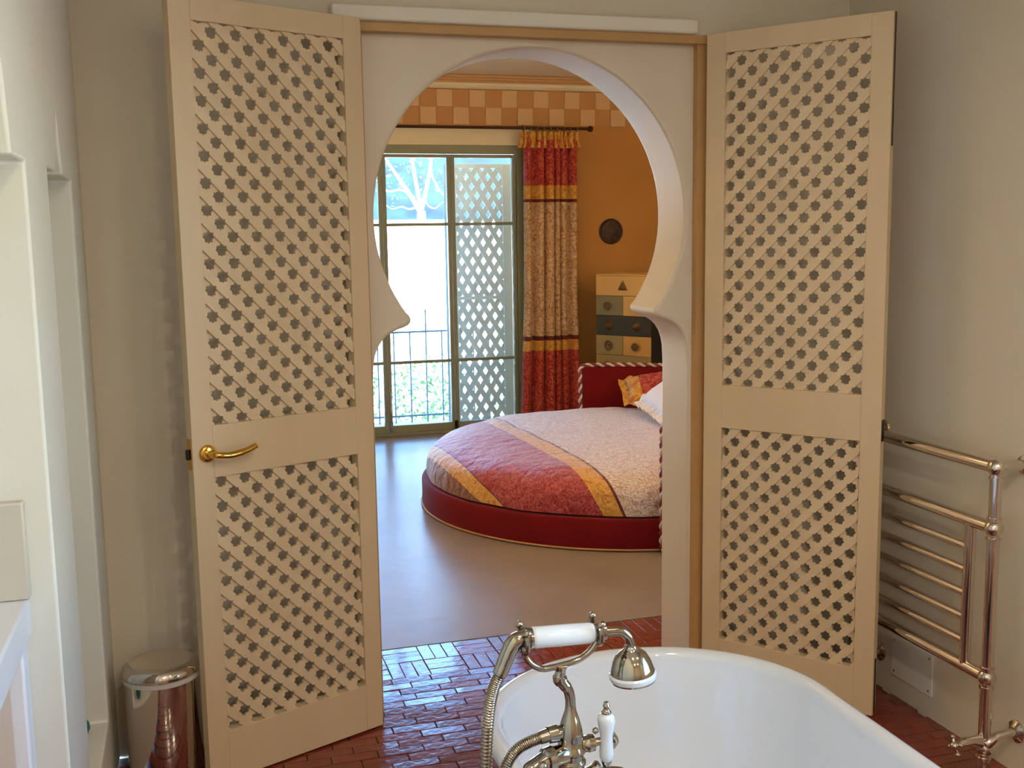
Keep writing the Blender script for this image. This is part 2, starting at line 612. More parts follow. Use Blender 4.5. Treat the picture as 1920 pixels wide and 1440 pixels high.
# ---- bedroom floor, waxed concrete
fb = MB()
fb.box(BX0, BX1, 4.03, YW + 0.15, -0.15, 0.0)
fb.box(BX0, 0.2, YB, 4.03, -0.15, 0.0)
fb.box(2.05, BX1, YB, 4.03, -0.15, 0.0)
tag(build('floor_bedroom', fb, CONC, base=(1.5, 6, 0), smooth=0), 'polished pale ochre concrete floor of the bedroom', 'floor', kind='structure')

# ---- ceilings
tag(build('ceiling', MB().box(XL - 0.5, XR + 0.2, YBACK - 0.2, YD, ZC, ZC + 0.15), CORN, base=(1, 1, ZC), smooth=0),
    'pale plaster ceiling of the bathroom', 'ceiling', kind='structure')
tag(build('ceiling_bedroom', MB().box(BX0 - .15, BX1 + .15, YB - 0.1, YW + 0.25, BZ, BZ + 0.2), BEDCEIL, base=(1.6, 6, BZ), smooth=0),
    'cream plaster ceiling of the bedroom', 'ceiling', kind='structure')

# ---- wall with the doorway
OX0, OX1, OZ = 0.512, 1.738, 2.262
w = MB()
w.box(BX0 - 0.15, OX0, YD, YB, -0.15, BZ)
w.box(OX1, BX1 + 0.15, YD, YB, -0.15, BZ)
w.box(OX0, OX1, YD, YB, OZ, BZ)
tag(build('wall_front', w, WALL, base=(1.118, YD, 0), smooth=0), 'beige plaster bathroom wall around the keyhole archway', 'wall', kind='structure')

# keyhole arch panel
ACX, ACZ, AR = 1.118, 1.667, 0.543
half = [(0.562, 0.0), (0.562, 1.10), (0.561, 1.15), (0.559, 1.19), (0.553, 1.22), (0.544, 1.245), (0.530, 1.267),
        (0.513, 1.284), (0.494, 1.296), (0.472, 1.305), (0.455, 1.310), (0.441, 1.317), (0.4325, 1.326), (0.431, 1.336), (0.4345, 1.346)]
a0 = math.atan2(1.360 - ACZ, math.sqrt(AR ** 2 - (1.360 - ACZ) ** 2))
for i in range(0, 41):
    a = a0 + (PI / 2 - a0) * i / 40
    half.append((AR * math.cos(a), ACZ + AR * math.sin(a)))
outline = [(ACX - 0.606, 0.0), (ACX - 0.606, OZ), (ACX + 0.62, OZ), (ACX + 0.62, 0.0)]
outline = [(OX0, 0.0), (OX0, OZ), (OX1, OZ), (OX1, 0.0)]
outline += [(ACX + d, z) for d, z in half] + [(ACX - d, z) for d, z in reversed(half[:-1])]
arch = build('wall_archway', MB().prism(outline, 3.46, YB, lambda a, b, d: (a, d, b)), ARCHM, base=(ACX, 3.46, 0), smooth=35, bevel=0.012, bseg=4)
tag(arch, 'smooth plaster panel with a horseshoe keyhole arch opening', 'archway', kind='structure')

# cornice and tan frame around the opening
tag(build('trim_1', MB().box(0.4536, 1.674, 3.387, YD, 2.262, 2.308), CORN, base=(1.06, YD, 2.262), bevel=0.006),
    'whitish plaster ledge above the archway doors', 'trim', kind='structure')
fr = MB()
fr.box(OX0, OX1, 3.412, 3.46, 2.234, 2.2615)
fr.box(1.690, OX1, 3.428, 3.46, 0, 2.234)
fr.box(OX0, 0.548, 3.428, 3.46, 0, 2.234)
tag(build('trim_2', fr, FRAMEW, base=(ACX, 3.46, 0), smooth=0), 'tan wooden door frame lining the arch recess', 'trim', kind='structure')

# ---- bathroom right and back walls
WY0, WY1, WZ0, WZ1 = -0.2, 1.3, 0.85, 2.2
wr_ = MB()
wr_.box(XR, XR + 0.2, YBACK - 0.2, WY0, -0.15, ZC)
wr_.box(XR, XR + 0.2, WY1, YD, -0.15, ZC)
wr_.box(XR, XR + 0.2, WY0, WY1, -0.15, WZ0)
wr_.box(XR, XR + 0.2, WY0, WY1, WZ1, ZC)
tag(build('wall_right', wr_, WALL, base=(XR, 1, 0), smooth=0),
    'beige plaster wall behind the towel radiator', 'wall', kind='structure')
tag(build('wall_back', MB().box(XL - 0.5, XR, YBACK - 0.2, YBACK, -0.15, ZC), WALL, base=(1, YBACK, 0), smooth=0),
    'beige plaster wall at the end of the bathroom opposite the archway', 'wall', kind='structure')

def side_window(name, x, y0, y1, z0, z1, label):
    w2 = thing(name, (x, (y0 + y1) / 2, z0), label, 'window', kind='structure')
    ym = (y0 + y1) / 2
    f2 = MB()
    for (a, b, c, d) in ((y0, y1, z0, z0 + .06), (y0, y1, z1 - .06, z1), (y0, y0 + .06, z0 + .06, z1 - .06), (y1 - .06, y1, z0 + .06, z1 - .06), (ym - .03, ym + .03, z0 + .06, z1 - .06)):
        f2.box(x - .025, x + .025, a, b, c, d)
    build('window_frame', f2, SAGE, w2, smooth=0)
    for (a, b) in ((y0 + .06, ym - .03), (ym + .03, y1 - .06)):
        build('pane', MB().box(x - .002, x + .002, a, b, z0 + .06, z1 - .06), GLASS, w2, smooth=0)
side_window('window_2', XR + 0.10, WY0, WY1, WZ0, WZ1, 'sage framed bathroom window beside the bathtub in the towel radiator wall')

# ---- bathroom left wall with two plaster niches
def wall_face(poly, mb):       # poly of (y, z) at x = XL
    mb.add([(XL, a, b) for a, b in poly], [tuple(range(len(poly)))])
wlm = MB()
n1 = [(2.28, 1.757), (2.112, 1.757), (2.098, 1.82), (2.08, 1.89), (2.05, 1.98), (2.0, 2.09), (1.93, 2.19), (1.85, 2.27), (1.79, 2.33),
      (1.73, 2.27), (1.65, 2.19), (1.58, 2.09), (1.53, 1.98), (1.50, 1.89), (1.482, 1.82), (1.468, 1.757), (1.30, 1.757)]
n2 = [(3.155, 1.768), (2.948, 1.768), (2.90, 1.855), (2.882, 1.91), (2.845, 1.855), (2.790, 1.768), (2.625, 1.768)]
S1, S2 = 0.0, 0.235
wall_face([(YBACK, 0), (1.30, 0), (1.30, 1.757), (1.30, ZC), (YBACK, ZC)], wlm)
wall_face([(1.30, ZC)] + list(reversed(n1)) + [(2.28, ZC)], wlm)
wall_face([(2.28, 0), (2.28, 1.757), (2.28, ZC), (2.625, ZC), (2.625, 1.768), (2.625, S2), (2.625, 0)], wlm)
wall_face([(2.625, ZC)] + list(reversed(n2)) + [(3.155, ZC)], wlm)
wall_face([(2.625, 0), (2.625, S2), (3.155, S2), (3.155, 0)], wlm)
wall_face([(3.155, 0), (3.155, S2), (3.155, 1.768), (3.155, ZC), (YD, ZC), (YD, 0)], wlm)
def niche(outline, z0, depth, mb):
    pts = [(outline[0][0], z0)] + outline + [(outline[-1][0], z0)]
    n = len(pts)
    vs = [(XL, a, b) for a, b in pts] + [(XL - depth, a, b) for a, b in pts]
    fs = [(i, i + 1, i + 1 + n, i + n) for i in range(n - 1)] + [(n - 1, 0, n, 2 * n - 1)]
    fs.append(tuple(range(n, 2 * n)))
    mb.add(vs, fs)
niche(n1, S1, 0.40, wlm)
niche(n2, S2, 0.28, wlm)
tag(build('wall_left', wlm, NICHE, base=(XL, 2.4, 0), smooth=30, bevel=0.007, bseg=3, merge=True),
    'pale plaster wall with two tall pointed niches', 'wall', kind='structure')

# ---- bedroom walls
OWX0, OWX1, OWZ = 0.29, 2.655, 2.33
bw = MB()
bw.box(BX0 - .15, OWX0, YW, YW + 0.22, -0.15, BZ)
bw.box(OWX1, BX1 + .15, YW, YW + 0.22, -0.15, BZ)
bw.box(OWX0, OWX1, YW, YW + 0.22, OWZ, BZ)
bw.box(OWX0, OWX1, YW + .15, YW + 0.22, -0.15, 0.0)
wall_w = build('wall_window', bw, OCHRE, base=(1.7, YW, 0), smooth=0)
tag(wall_w, 'ochre bedroom wall around the french window', 'wall', kind='structure')
build('lintel_band', MB().box(BX0, OWX1 + 0.09, YW - 0.012, YW, OWZ, 2.462), CREAM, wall_w, bevel=0.004)
# frieze of raised plaster squares
build('frieze_ground', MB().box(BX0, BX1, YW - 0.006, YW, 2.490, 2.765), OCHRE_D, wall_w, smooth=0)
blk = None
q = 0.1345
bmesh_b = MB().box(-q / 2 + .002, q / 2 - .002, -0.014, 0, -0.0675, 0.0675)
for rw in range(2):
    for k in range(-20, 17):
        if (k + rw) % 2:
            continue
        xc = 2.011 + k * q
        if not (BX0 + .1 < xc < BX1 - .1):
            continue
        zc = 2.696 if rw == 0 else 2.559
        if blk is None:
            blk = build('frieze_block', bmesh_b, BLOCK, wall_w, smooth=0, local=True, bevel=0.004)
            o = blk
        else:
            o = share(blk, wall_w)
        o.location = (xc - 1.7, -0.006, zc)
mo = MB()
prof = [(0.0, 2.768), (0.035, 2.772), (0.055, 2.79), (0.06, 2.812), (0.0, 2.812)]
build('cove', MB().prism(prof, BX0, BX1, lambda a, b, d: (d, YW - a, b)), CREAM, wall_w, smooth=30)
for (z0, z1, dp) in ((2.812, 2.830, 0.066), (2.830, 2.850, 0.074), (2.850, 2.872, 0.082)):
    build('moulding_strip', MB().box(BX0, BX1, YW - dp, YW, z0, z1), MOULD, wall_w, bevel=0.003)
tag(build('wall_bedroom_left', MB().box(BX0 - .15, BX0, YB, YW, -.15, BZ), CREAM, base=(BX0, 6, 0), smooth=0), 'cream side wall of the bedroom facing the round bed', 'wall', kind='structure')
tag(build('wall_bedroom_right', MB().box(BX1, BX1 + .15, YB, YW, -.15, BZ), CREAM, base=(BX1, 6, 0), smooth=0), 'cream side wall of the bedroom behind the bed', 'wall', kind='structure')

# ---- french window
wn1 = thing('window_1', (1.75, YW, 0), 'wide sage green french window with glazed leaves', 'window', kind='structure')
fm = MB()
fm.box(OWX0, OWX1, YW - .01, YW + .075, 2.262, OWZ)
fm.box(OWX0, OWX0 + 0.05, YW - .01, YW + .075, 0, 2.262)
fm.box(2.603, OWX1, YW - .01, YW + .075, 0, 2.262)
fm.box(OWX0 + .05, 2.603, YW - .01, YW + .075, 0, 0.022)
build('window_frame', fm, SAGE, wn1, bevel=0.003)
leaves = [(0.342, 0.905), (0.909, 1.492), (1.496, 2.051), (2.055, 2.60)]
for (a, b) in leaves:
    st = 0.030
    zt = 2.258
    for (x0, x1) in ((a, a + st), (b - st, b)):
        build('stile', MB().box(x0, x1, YW, YW + .05, 0.024, zt), SAGE, wn1, bevel=0.003)
    build('top_rail', MB().box(a + st, b - st, YW, YW + .05, 2.232, zt), SAGE, wn1, bevel=0.003)
    build('bottom_rail', MB().box(a + st, b - st, YW, YW + .05, 0.024, 0.085), SAGE, wn1, bevel=0.003)
    for zb in (1.705, 0.597):
        build('glazing_bar', MB().box(a + st, b - st, YW + .008, YW + .042, zb - .012, zb + .012), SAGE, wn1, bevel=0.003)
    for (z0, z1) in ((0.085, 0.585), (0.609, 1.693), (1.717, 2.232)):
        build('pane', MB().box(a + st, b - st, YW + .023, YW + .027, z0, z1), GLASS, wn1, smooth=0)
bolt = MB()
bolt.box(1.502, 1.518, YW - .012, YW, 0.03, 0.19)
bolt.tube([(1.51, YW - .016, 0.03), (1.51, YW - .016, 0.36)], 0.004, 8)
bolt.box(1.500, 1.520, YW - .022, YW - .01, 0.07, 0.10)
build('bolt', bolt, CHROME2, wn1)
build('hinge', MB().box(2.040, 2.066, YW - .02, YW, 0.03, 0.10), DARKMET, wn1, bevel=0.003)

# ================================================================== DOORS
DW, DT, DH0, DH1 = 0.606, 0.036, 0.006, 2.262
QP = 0.0745 / math.sqrt(2)       # pitch across the slats
SW = 0.0258                      # slat width
NA, ND = 0.0057, 0.0056          # notch half width and depth

def slat_poly(sign, c, x0, x1, z0, z1):
    """Notched 45 degree slat; centre line sign*u + z = c (u across the door, z up)."""
    # direction along the slat and across it
    ax, az = (1 / math.sqrt(2), -sign / math.sqrt(2))
    nx, nz = (sign / math.sqrt(2), 1 / math.sqrt(2))
    p0 = (nx * c / math.sqrt(2), nz * c / math.sqrt(2))
    # phase: crossing slats have centre lines spaced by QP along this one
    other = lambda u, z: (-sign * u + z) / math.sqrt(2)
    base = other(*p0)
    step = other(p0[0] + ax, p0[1] + az) - base      # +-1
    ks = []
    k0 = math.floor(-3 / QP)
    t_list = [((k + 0.5) * QP + OFF[-sign] / math.sqrt(2) - base) / step for k in range(int(-4 / QP), int(4 / QP))]
    t_list = sorted(t for t in t_list)
    L = 2.6
    t_list = [t for t in t_list if -L < t < L]
    def P(t, s):
        return (p0[0] + ax * t + nx * s, p0[1] + az * t + nz * s)
    h = SW / 2
    up, dn = [P(-L, h)], [P(-L, -h)]
    for t in t_list:
        up += [P(t - NA, h), P(t, h - ND), P(t + NA, h)]
        dn += [P(t - NA, -h), P(t, -h + ND), P(t + NA, -h)]
    up.append(P(L, h))
    dn.append(P(L, -h))
    return clip_rect(up + dn[::-1], x0, x1, z0, z1)

OFF = {1: 0.0, -1: 0.0}

def area(poly):
    return abs(sum(poly[i - 1][0] * poly[i][1] - poly[i][0] * poly[i - 1][1] for i in range(len(poly)))) / 2

def lattice_door(name, hinge, rotz, sg, s0, s1, width, front_sign, label, offs):
    """Door in its own frame: x from hinge to free edge, z up, depth goes to sg*y."""
    root = thing(name, (hinge[0], hinge[1], 0), label, 'door', rotz, kind='structure')
    Y = lambda d: sg * d
    def bx(nm, a, b, z0, z1, mat=WOOD, d0=0.0, d1=DT, bev=0.0012):
        y0, y1 = sorted((Y(d0), Y(d1)))
        return build(nm, MB().box(a, b, y0, y1, z0, z1), mat, root, local=True, bevel=bev)
    bx('stile', 0, s0, DH0, DH1)
    bx('stile', s1, width, DH0, DH1)
    for (z0, z1) in ((2.195, DH1), (0.927, 1.078), (DH0, 0.159)):
        bx('rail', s0, s1, z0, z1)
    k_of = {}
    for pi, (z0, z1) in enumerate(((0.159, 0.927), (1.078, 2.195))):
        OFF[1], OFF[-1] = offs[pi]
        for layer, sign in enumerate((front_sign, -front_sign)):
            d0 = 0.005 + layer * 0.008
            cs = [OFF[sign] + k * 0.0745 for k in range(-20, 60)]
            for c in cs:
                poly = slat_poly(sign, c, s0 + .0005, s1 - .0005, z0 + .0005, z1 - .0005)
                if len(poly) < 3 or area(poly) < 4e-5:
                    continue
                mb = MB().prism(poly, Y(d0), Y(d0 + 0.008), lambda a, b, d: (a, d, b))
                build('slat', mb, SLATM, root, local=True, smooth=0)
    return root

ANG_L, ANG_R = math.radians(23.81), math.radians(51.98)
door1 = lattice_door('door_1', (0.536, 3.367), PI + ANG_L, -1, 0.062, 0.543, DW, -1,
                     'honey coloured lattice door with a brass lever handle', ((0.0507, 0.0558), (0.0058, 0.0098)))
door2 = lattice_door('door_2', (1.709, 3.398), -ANG_R, 1, 0.068, 0.551, 0.617, -1,
                     'honey coloured lattice door in front of the towel radiator', ((0.0608, 0.0562), (0.0155, 0.070)))
# brass lever handle of the left door (local frame: camera side is +y)
hx, hz = 0.562, 1.0
rose = MB().lathe([(0.0255, 0), (0.0255, 0.004), (0.0225, 0.008), (0.016, 0.010)], 32, axis_m((hx, 0.0, hz), (0, 1, 0)))
handle = build('handle', rose, BRASS, door1, local=True)
lv = MB()
lv.tube(smoothpath([(hx, 0.008, hz), (hx, 0.036, hz), (hx - .012, 0.050, hz), (hx - .045, 0.052, hz - .004), (hx - .09, 0.050, hz + .001), (hx - .122, 0.047, hz + .010), (hx - .130, 0.046, hz + .0125)], 6),
        [0.0095] * 12 + [0.0095] * 6 + [0.010] * 6 + [0.009] * 6 + [0.0085] * 6 + [0.005], 14)
lvo = build('lever', lv, BRASS, handle, local=True)
build('lock_plate', MB().box(DW, DW + 0.0015, -0.030, -0.008, 0.955, 1.045), BRASS, door1, local=True)
build('latch', MB().box(DW + 0.0015, DW + 0.012, -0.024, -0.012, 0.985, 1.015), DARKMET, door1, local=True, bevel=0.003)
build('edge_plate', MB().box(0.617, 0.6185, 0.006, 0.030, 0.93, 1.00), DARKMET, door2, local=True)
build('dark_edge_strip', MB().box(0.617, 0.6185, 0.012, 0.026, 1.86, 2.26), DARKMET, door2, local=True)  # dark strip standing for the rebate gap along the door edge
build('dark_edge_strip', MB().box(0.617, 0.6185, 0.012, 0.026, 0.01, 0.20), DARKMET, door2, local=True)

# ================================================================== BATHTUB
def tub_ring(off, z, n=96):
    cx, y1, y0, a, e = TUB
    a, e = a + off, e + off
    pts = []
    for k in range(n // 2 + 1):
        t = PI * k / (n // 2)
        pts.append((cx + a * math.cos(t), y1 + e * math.sin(t), z))
    for k in range(n // 2 + 1):
        t = PI + PI * k / (n // 2)
        pts.append((cx + a * math.cos(t), y0 + e * math.sin(t), z))
    return pts

def tub_shell(rings):
    mb = MB()
    n = len(rings[0])
    for r_ in rings:
        mb.v += [Vector(q) for q in r_]
    for i in range(len(rings) - 1):
        for k in range(n):
            mb.f.append((i * n + k, i * n + (k + 1) % n, (i + 1) * n + (k + 1) % n, (i + 1) * n + k))
    return mb

def scaled_ring(off, z, shrink):
    c = Vector((TUB[0], 1.505, 0))
    return [(c.x + (q[0] - c.x) * shrink, c.y + (q[1] - c.y) * shrink, z) for q in tub_ring(off, z)]

tub = thing('bathtub', (0.922, 1.505, 0), 'white roll top bathtub in the foreground', 'bathtub')
rings = [tub_ring(-0.034, 0.575)]
for k in range(0, 13):          # rolled rim
    a = -PI * 0.35 + (PI * 1.38) * k / 12
    rings.append(tub_ring(-0.022 + 0.022 * math.cos(a), 0.578 + 0.022 * math.sin(a)))
inner = [(-0.046, 0.560), (-0.050, 0.545), (-0.058, 0.50), (-0.074, 0.42), (-0.096, 0.34), (-0.125, 0.27), (-0.165, 0.215), (-0.22, 0.185), (-0.30, 0.175)]
rings += [tub_ring(o_, z_) for o_, z_ in inner]
mb = tub_shell(rings)
n_ = len(rings[0])
mb.f.append(tuple((len(rings) - 1) * n_ + k for k in range(n_)))
build('basin', mb, ENAMEL, tub, smooth=60)
outer = [(-0.030, 0.574), (-0.042, 0.55), (-0.046, 0.50), (-0.054, 0.42), (-0.070, 0.34), (-0.098, 0.26), (-0.140, 0.195), (-0.20, 0.160), (-0.28, 0.15)]
rings = [tub_ring(o_, z_) for o_, z_ in outer]
mb = tub_shell(rings)
mb.f.append(tuple((len(rings) - 1) * n_ + k for k in range(n_)))
build('outer_shell', mb, ENAMEL_OUT, tub, smooth=60)
for fx in (-0.20, 0.20):
    for fy in (0.98, 2.03):
        ft = MB().lathe([(0.034, 0.0), (0.038, 0.012), (0.030, 0.03), (0.022, 0.07), (0.03, 0.12), (0.045, 0.175)], 16, Matrix.Translation((0.922 + fx, fy, 0)))
        build('foot', ft, CHROME, tub)

# ================================================================== BATH MIXER AND HAND SHOWER
YF = 1.55
mix = thing('bath_mixer', (0.549, YF, 0.6), 'nickel bath mixer with porcelain lever on the tub rim', 'tap')
body = MB().lathe([(0.030, 0.600), (0.030, 0.606), (0.020, 0.612), (0.017, 0.63), (0.017, 0.69), (0.023, 0.70), (0.026, 0.72), (0.026, 0.738), (0.022, 0.746),
                   (0.0215, 0.752), (0.0245, 0.756), (0.0245, 0.760), (0.021, 0.764), (0.021, 0.772), (0.0245, 0.776), (0.0245, 0.780), (0.021, 0.785),
                   (0.0205, 0.800), (0.019, 0.815), (0.014, 0.832), (0.0095, 0.845), (0.0085, 0.855)], 28, Matrix.Translation((0.549, YF, 0)))
build('column', body, CHROME, mix)
build('swan_neck', MB().tube(smoothpath([(0.549, YF, 0.852), (0.5485, YF, 0.866), (0.545, YF, 0.880), (0.536, YF, 0.893), (0.531, YF, 0.902), (0.533, YF, 0.914)], 6),
                             [0.0085] * 14 + [0.0095] * 6 + [0.0115] * 6 + [0.0085] * 4 + [0.007], 14), CHROME, mix)
cr = MB()
cr.tube(smoothpath([(0.472, YF, 0.972), (0.4715, YF, 0.957), (0.476, YF, 0.942), (0.487, YF, 0.929), (0.503, YF, 0.9205), (0.520, YF, 0.921), (0.534, YF, 0.9225), (0.550, YF, 0.9245), (0.568, YF, 0.930), (0.584, YF, 0.941), (0.5935, YF, 0.955), (0.5955, YF, 0.972)], 5), 0.0052, 12)
cr.tube([(0.533, YF, 0.904), (0.534, YF, 0.915), (0.534, YF, 0.9225)], [0.007, 0.0075, 0.012], 12)
for xx in (0.472, 0.5955):          # forks that hold the handset, with little ball tips
    fork = smoothpath([(xx, YF, 0.972 - .021), (xx, YF - .018, 0.958), (xx, YF - .0225, 0.972), (xx, YF - .022, 0.986)], 5)
    cr.tube(fork, 0.004, 8)
    cr.tube([Vector((q.x, 2 * YF - q.y, q.z)) for q in fork], 0.004, 8)
    cr.ball((xx, YF - .022, 0.990), 0.0065, 12)
    cr.ball((xx, YF + .022, 0.990), 0.0065, 12)
build('cradle', cr, CHROME, mix)
hc = MB()
hc.tube([(0.549, YF, 0.808), (0.527, YF, 0.810), (0.526, YF, 0.810), (0.511, YF, 0.8085)], [0.010, 0.0115, 0.0145, 0.0135], 16)
hc.tube([(0.511, YF, 0.8085), (0.497, YF, 0.806)], [0.0115, 0.0105], 16)
build('hose_connector', hc, CHROME, mix)
rv = MB()
rv.tube([(0.565, YF, 0.784), (0.577, YF, 0.784), (0.578, YF, 0.784), (0.588, YF, 0.784), (0.5885, YF, 0.784), (0.610, YF, 0.785)], [0.012, 0.0135, 0.0145, 0.0135, 0.0065, 0.0065], 16)
rv.ball((0.590, YF - .004, 0.806), 0.0055, 12)
rv.tube(smoothpath([(0.622, YF + .004, 0.79), (0.630, YF + .01, 0.775), (0.620, YF + .012, 0.762)], 5), 0.006, 10)
build('valve', rv, CHROME, mix)
lever = build('lever', MB().lathe([(0.006, 0.750), (0.0085, 0.752), (0.0115, 0.758), (0.0120, 0.766), (0.0105, 0.785), (0.0105, 0.796), (0.0135, 0.812), (0.0145, 0.822), (0.013, 0.829), (0.008, 0.833)], 24, Matrix.Translation((0.609, YF - .004, 0))), CERAMIC, mix)
tip = MB().lathe([(0.008, 0.832), (0.0085, 0.835), (0.005, 0.839), (0.0042, 0.842), (0.006, 0.846), (0.004, 0.852), (0.001, 0.853)], 16, Matrix.Translation((0.609, YF - .004, 0)))
build('lever_tip', tip, CHROME, lever)
tip = MB().lathe([(0.003, 0.738), (0.006, 0.742), (0.008, 0.748), (0.009, 0.752)], 16, Matrix.Translation((0.609, YF - .004, 0)))
build('lever_tip', tip, CHROME, lever)
lvl = MB()
lvl.tube([(0.535, YF - .006, 0.775), (0.513, YF - .014, 0.777), (0.512, YF - .014, 0.777), (0.500, YF - .018, 0.777), (0.499, YF - .018, 0.776), (0.488, YF - .022, 0.774)], [0.017, 0.017, 0.0195, 0.0185, 0.015, 0.014], 18)
lvl.tube(smoothpath([(0.488, YF - .022, 0.774), (0.470, YF - .03, 0.768), (0.452, YF - .04, 0.752), (0.440, YF - .046, 0.735)], 5), [0.014] * 6 + [0.012] * 6 + [0.010] * 4, 14)
lvl.ball((0.488, YF - .040, 0.779), 0.008, 14)
build('hot_valve', lvl, CHROME, mix)
sp_ = MB().tube(smoothpath([(0.565, YF, 0.715), (0.60, YF, 0.722), (0.64, YF, 0.715), (0.665, YF, 0.69), (0.668, YF, 0.672)], 6), [0.016] * 12 + [0.014] * 13, 16)
build('spout', sp_, CHROME, mix)
lo_ = MB().lathe([(0.010, 0), (0.014, 0.004), (0.012, 0.012), (0.015, 0.03)], 16, axis_m((0.60, YF - .004, 0.744), (-0.8, 0, -0.5)))
build('lower_valve', lo_, CHROME, mix)

hs = thing('hand_shower', (0.533, YF, 0.972), 'telephone style hand shower with white porcelain grip in its cradle', 'shower')
gm = axis_m((0.483, YF, 0.9745), (0.108, 0, -0.0045))
build('grip', MB().lathe([(0.0135, 0.0), (0.0160, 0.003), (0.0168, 0.008), (0.0172, 0.05), (0.0166, 0.098), (0.0150, 0.104), (0.012, 0.106)], 28, gm), CERAMIC, hs)
el = MB()
el.tube(smoothpath([(0.4875, YF, 0.974), (0.470, YF, 0.9745), (0.458, YF, 0.971), (0.449, YF, 0.958), (0.441, YF, 0.940), (0.432, YF, 0.920)], 5),
        [0.013] * 5 + [0.0135] * 5 + [0.0135] * 5 + [0.0130] * 5 + [0.0125] * 5 + [0.0115], 18)
el.lathe([(0.013, -0.012), (0.017, -0.010), (0.017, -0.005), (0.0145, -0.004), (0.0165, -0.002), (0.0165, 0.002)], 24, gm)
build('elbow', el, CHROME, hs)
nk = MB()
nk.lathe([(0.012, 0.104), (0.0145, 0.106), (0.0145, 0.110), (0.011, 0.112), (0.011, 0.118), (0.0165, 0.120), (0.0165, 0.1235), (0.008, 0.1245)], 24, gm)
nk.tube(smoothpath([(0.600, YF, 0.9695), (0.620, YF, 0.9685), (0.636, YF, 0.9665), (0.647, YF, 0.958), (0.653, YF, 0.945), (0.6545, YF, 0.932)], 5), [0.0075] * 26, 14)
build('neck', nk, CHROME, hs)
rm = Matrix.Translation((0.656, YF, 0.0)) @ Matrix.Rotation(math.radians(-4), 4, 'Y')
rm = Matrix.Translation((0.656, YF, 0.90)) @ Matrix.Rotation(math.radians(-5), 4, 'Y') @ Matrix.Translation((0, 0, -0.90))
rose_o = build('shower_rose', MB().lathe([(0.0360, 0.8935), (0.0362, 0.897), (0.0340, 0.904), (0.0315, 0.913), (0.0255, 0.925), (0.0175, 0.932), (0.0115, 0.936), (0.0095, 0.941), (0.0075, 0.942)], 36, rm), CHROME, hs)
build('rose_band', MB().lathe([(0.0375, 0.8845), (0.0390, 0.887), (0.0390, 0.8925), (0.0360, 0.8955)], 36, rm), CERAMIC, rose_o)
build('rose_plate', MB().lathe([(0.0300, 0.8800), (0.0365, 0.8815), (0.0372, 0.8846)], 36, rm), CHROME, rose_o)
hp = smoothpath([(0.434, YF, 0.924), (0.424, YF, 0.905), (0.4165, YF, 0.880), (0.4115, YF, 0.845), (0.4085, YF, 0.800), (0.4065, YF, 0.750), (0.405, YF - .005, 0.700), (0.403, YF - .015, 0.655),
                 (0.405, YF - .03, 0.632), (0.415, YF - .045, 0.640), (0.422, YF - .04, 0.690), (0.428, YF - .02, 0.735), (0.438, YF - .006, 0.769), (0.456, YF, 0.790), (0.477, YF, 0.801), (0.499, YF, 0.8065)], 24)
hr = [0.0092 + 0.0011 * (1 if i % 3 == 0 else -0.4) for i in range(len(hp))]
build('hose', MB().tube(hp, hr, 14), CHROME, hs, smooth=80)

# ================================================================== TOWEL RADIATOR
XT = 2.17
rad = thing('towel_radiator', (XT, 2.8, 0), 'polished nickel ladder towel radiator on the right wall', 'radiator')
YP0, YP1 = 2.485, 3.145
for yp in (YP0, YP1):
    po = MB().tube([(XT, yp, 0.0), (XT, yp, 0.928)], 0.0175, 20)
    po.lathe([(0.032, 0.0), (0.032, 0.006), (0.022, 0.010)], 24, Matrix.Translation((XT, yp, 0)))
    post = build('post', po, CHROME2, rad)
    for zz in (0.928, 0.750, 0.302, 0.086):
        jb = MB()
        jb.ball((XT, yp, zz), 0.0265, 20)
        for s_ in (-1, 1):
            if zz > 0.9 and s_ > 0:
                continue
            jb.lathe([(0.0175, -.004), (0.0215, -.003), (0.0215, .003), (0.0175, .004)], 20, Matrix.Translation((XT, yp, zz + s_ * 0.030)))
        build('ball_joint', jb, CHROME2, post)
for zz, rr in ((0.928, 0.0185), (0.750, 0.0185), (0.302, 0.0185)):
    build('rail', MB().tube([(XT, YP0, zz), (XT, YP1, zz)], rr, 20), CHROME2, rad)
for yi in (2.580, 3.05):
    build('upright', MB().tube([(XT, yi, 0.306), (XT, yi, 0.746)], 0.0165, 18), CHROME2, rad)
for zz in (0.668, 0.597, 0.525, 0.451, 0.378):
    build('rung', MB().tube([(XT, 2.585, zz), (XT, 3.045, zz)], 0.0125, 16), CHROME2, rad)
for yp in (YP0, YP1):
    br = MB().tube([(XT, yp, 0.928), (XT + .03, yp, 0.928), (XT + .06, yp - .0, 0.928), (XR - .006, yp, 0.928)], [0.019, 0.0155, 0.0155, 0.0155], 16)
    br.lathe([(0.030, 0), (0.028, 0.006), (0.018, 0.010)], 20, axis_m((XR, yp, 0.928), (-1, 0, 0)))
    build('wall_bracket', br, CHROME2, rad)
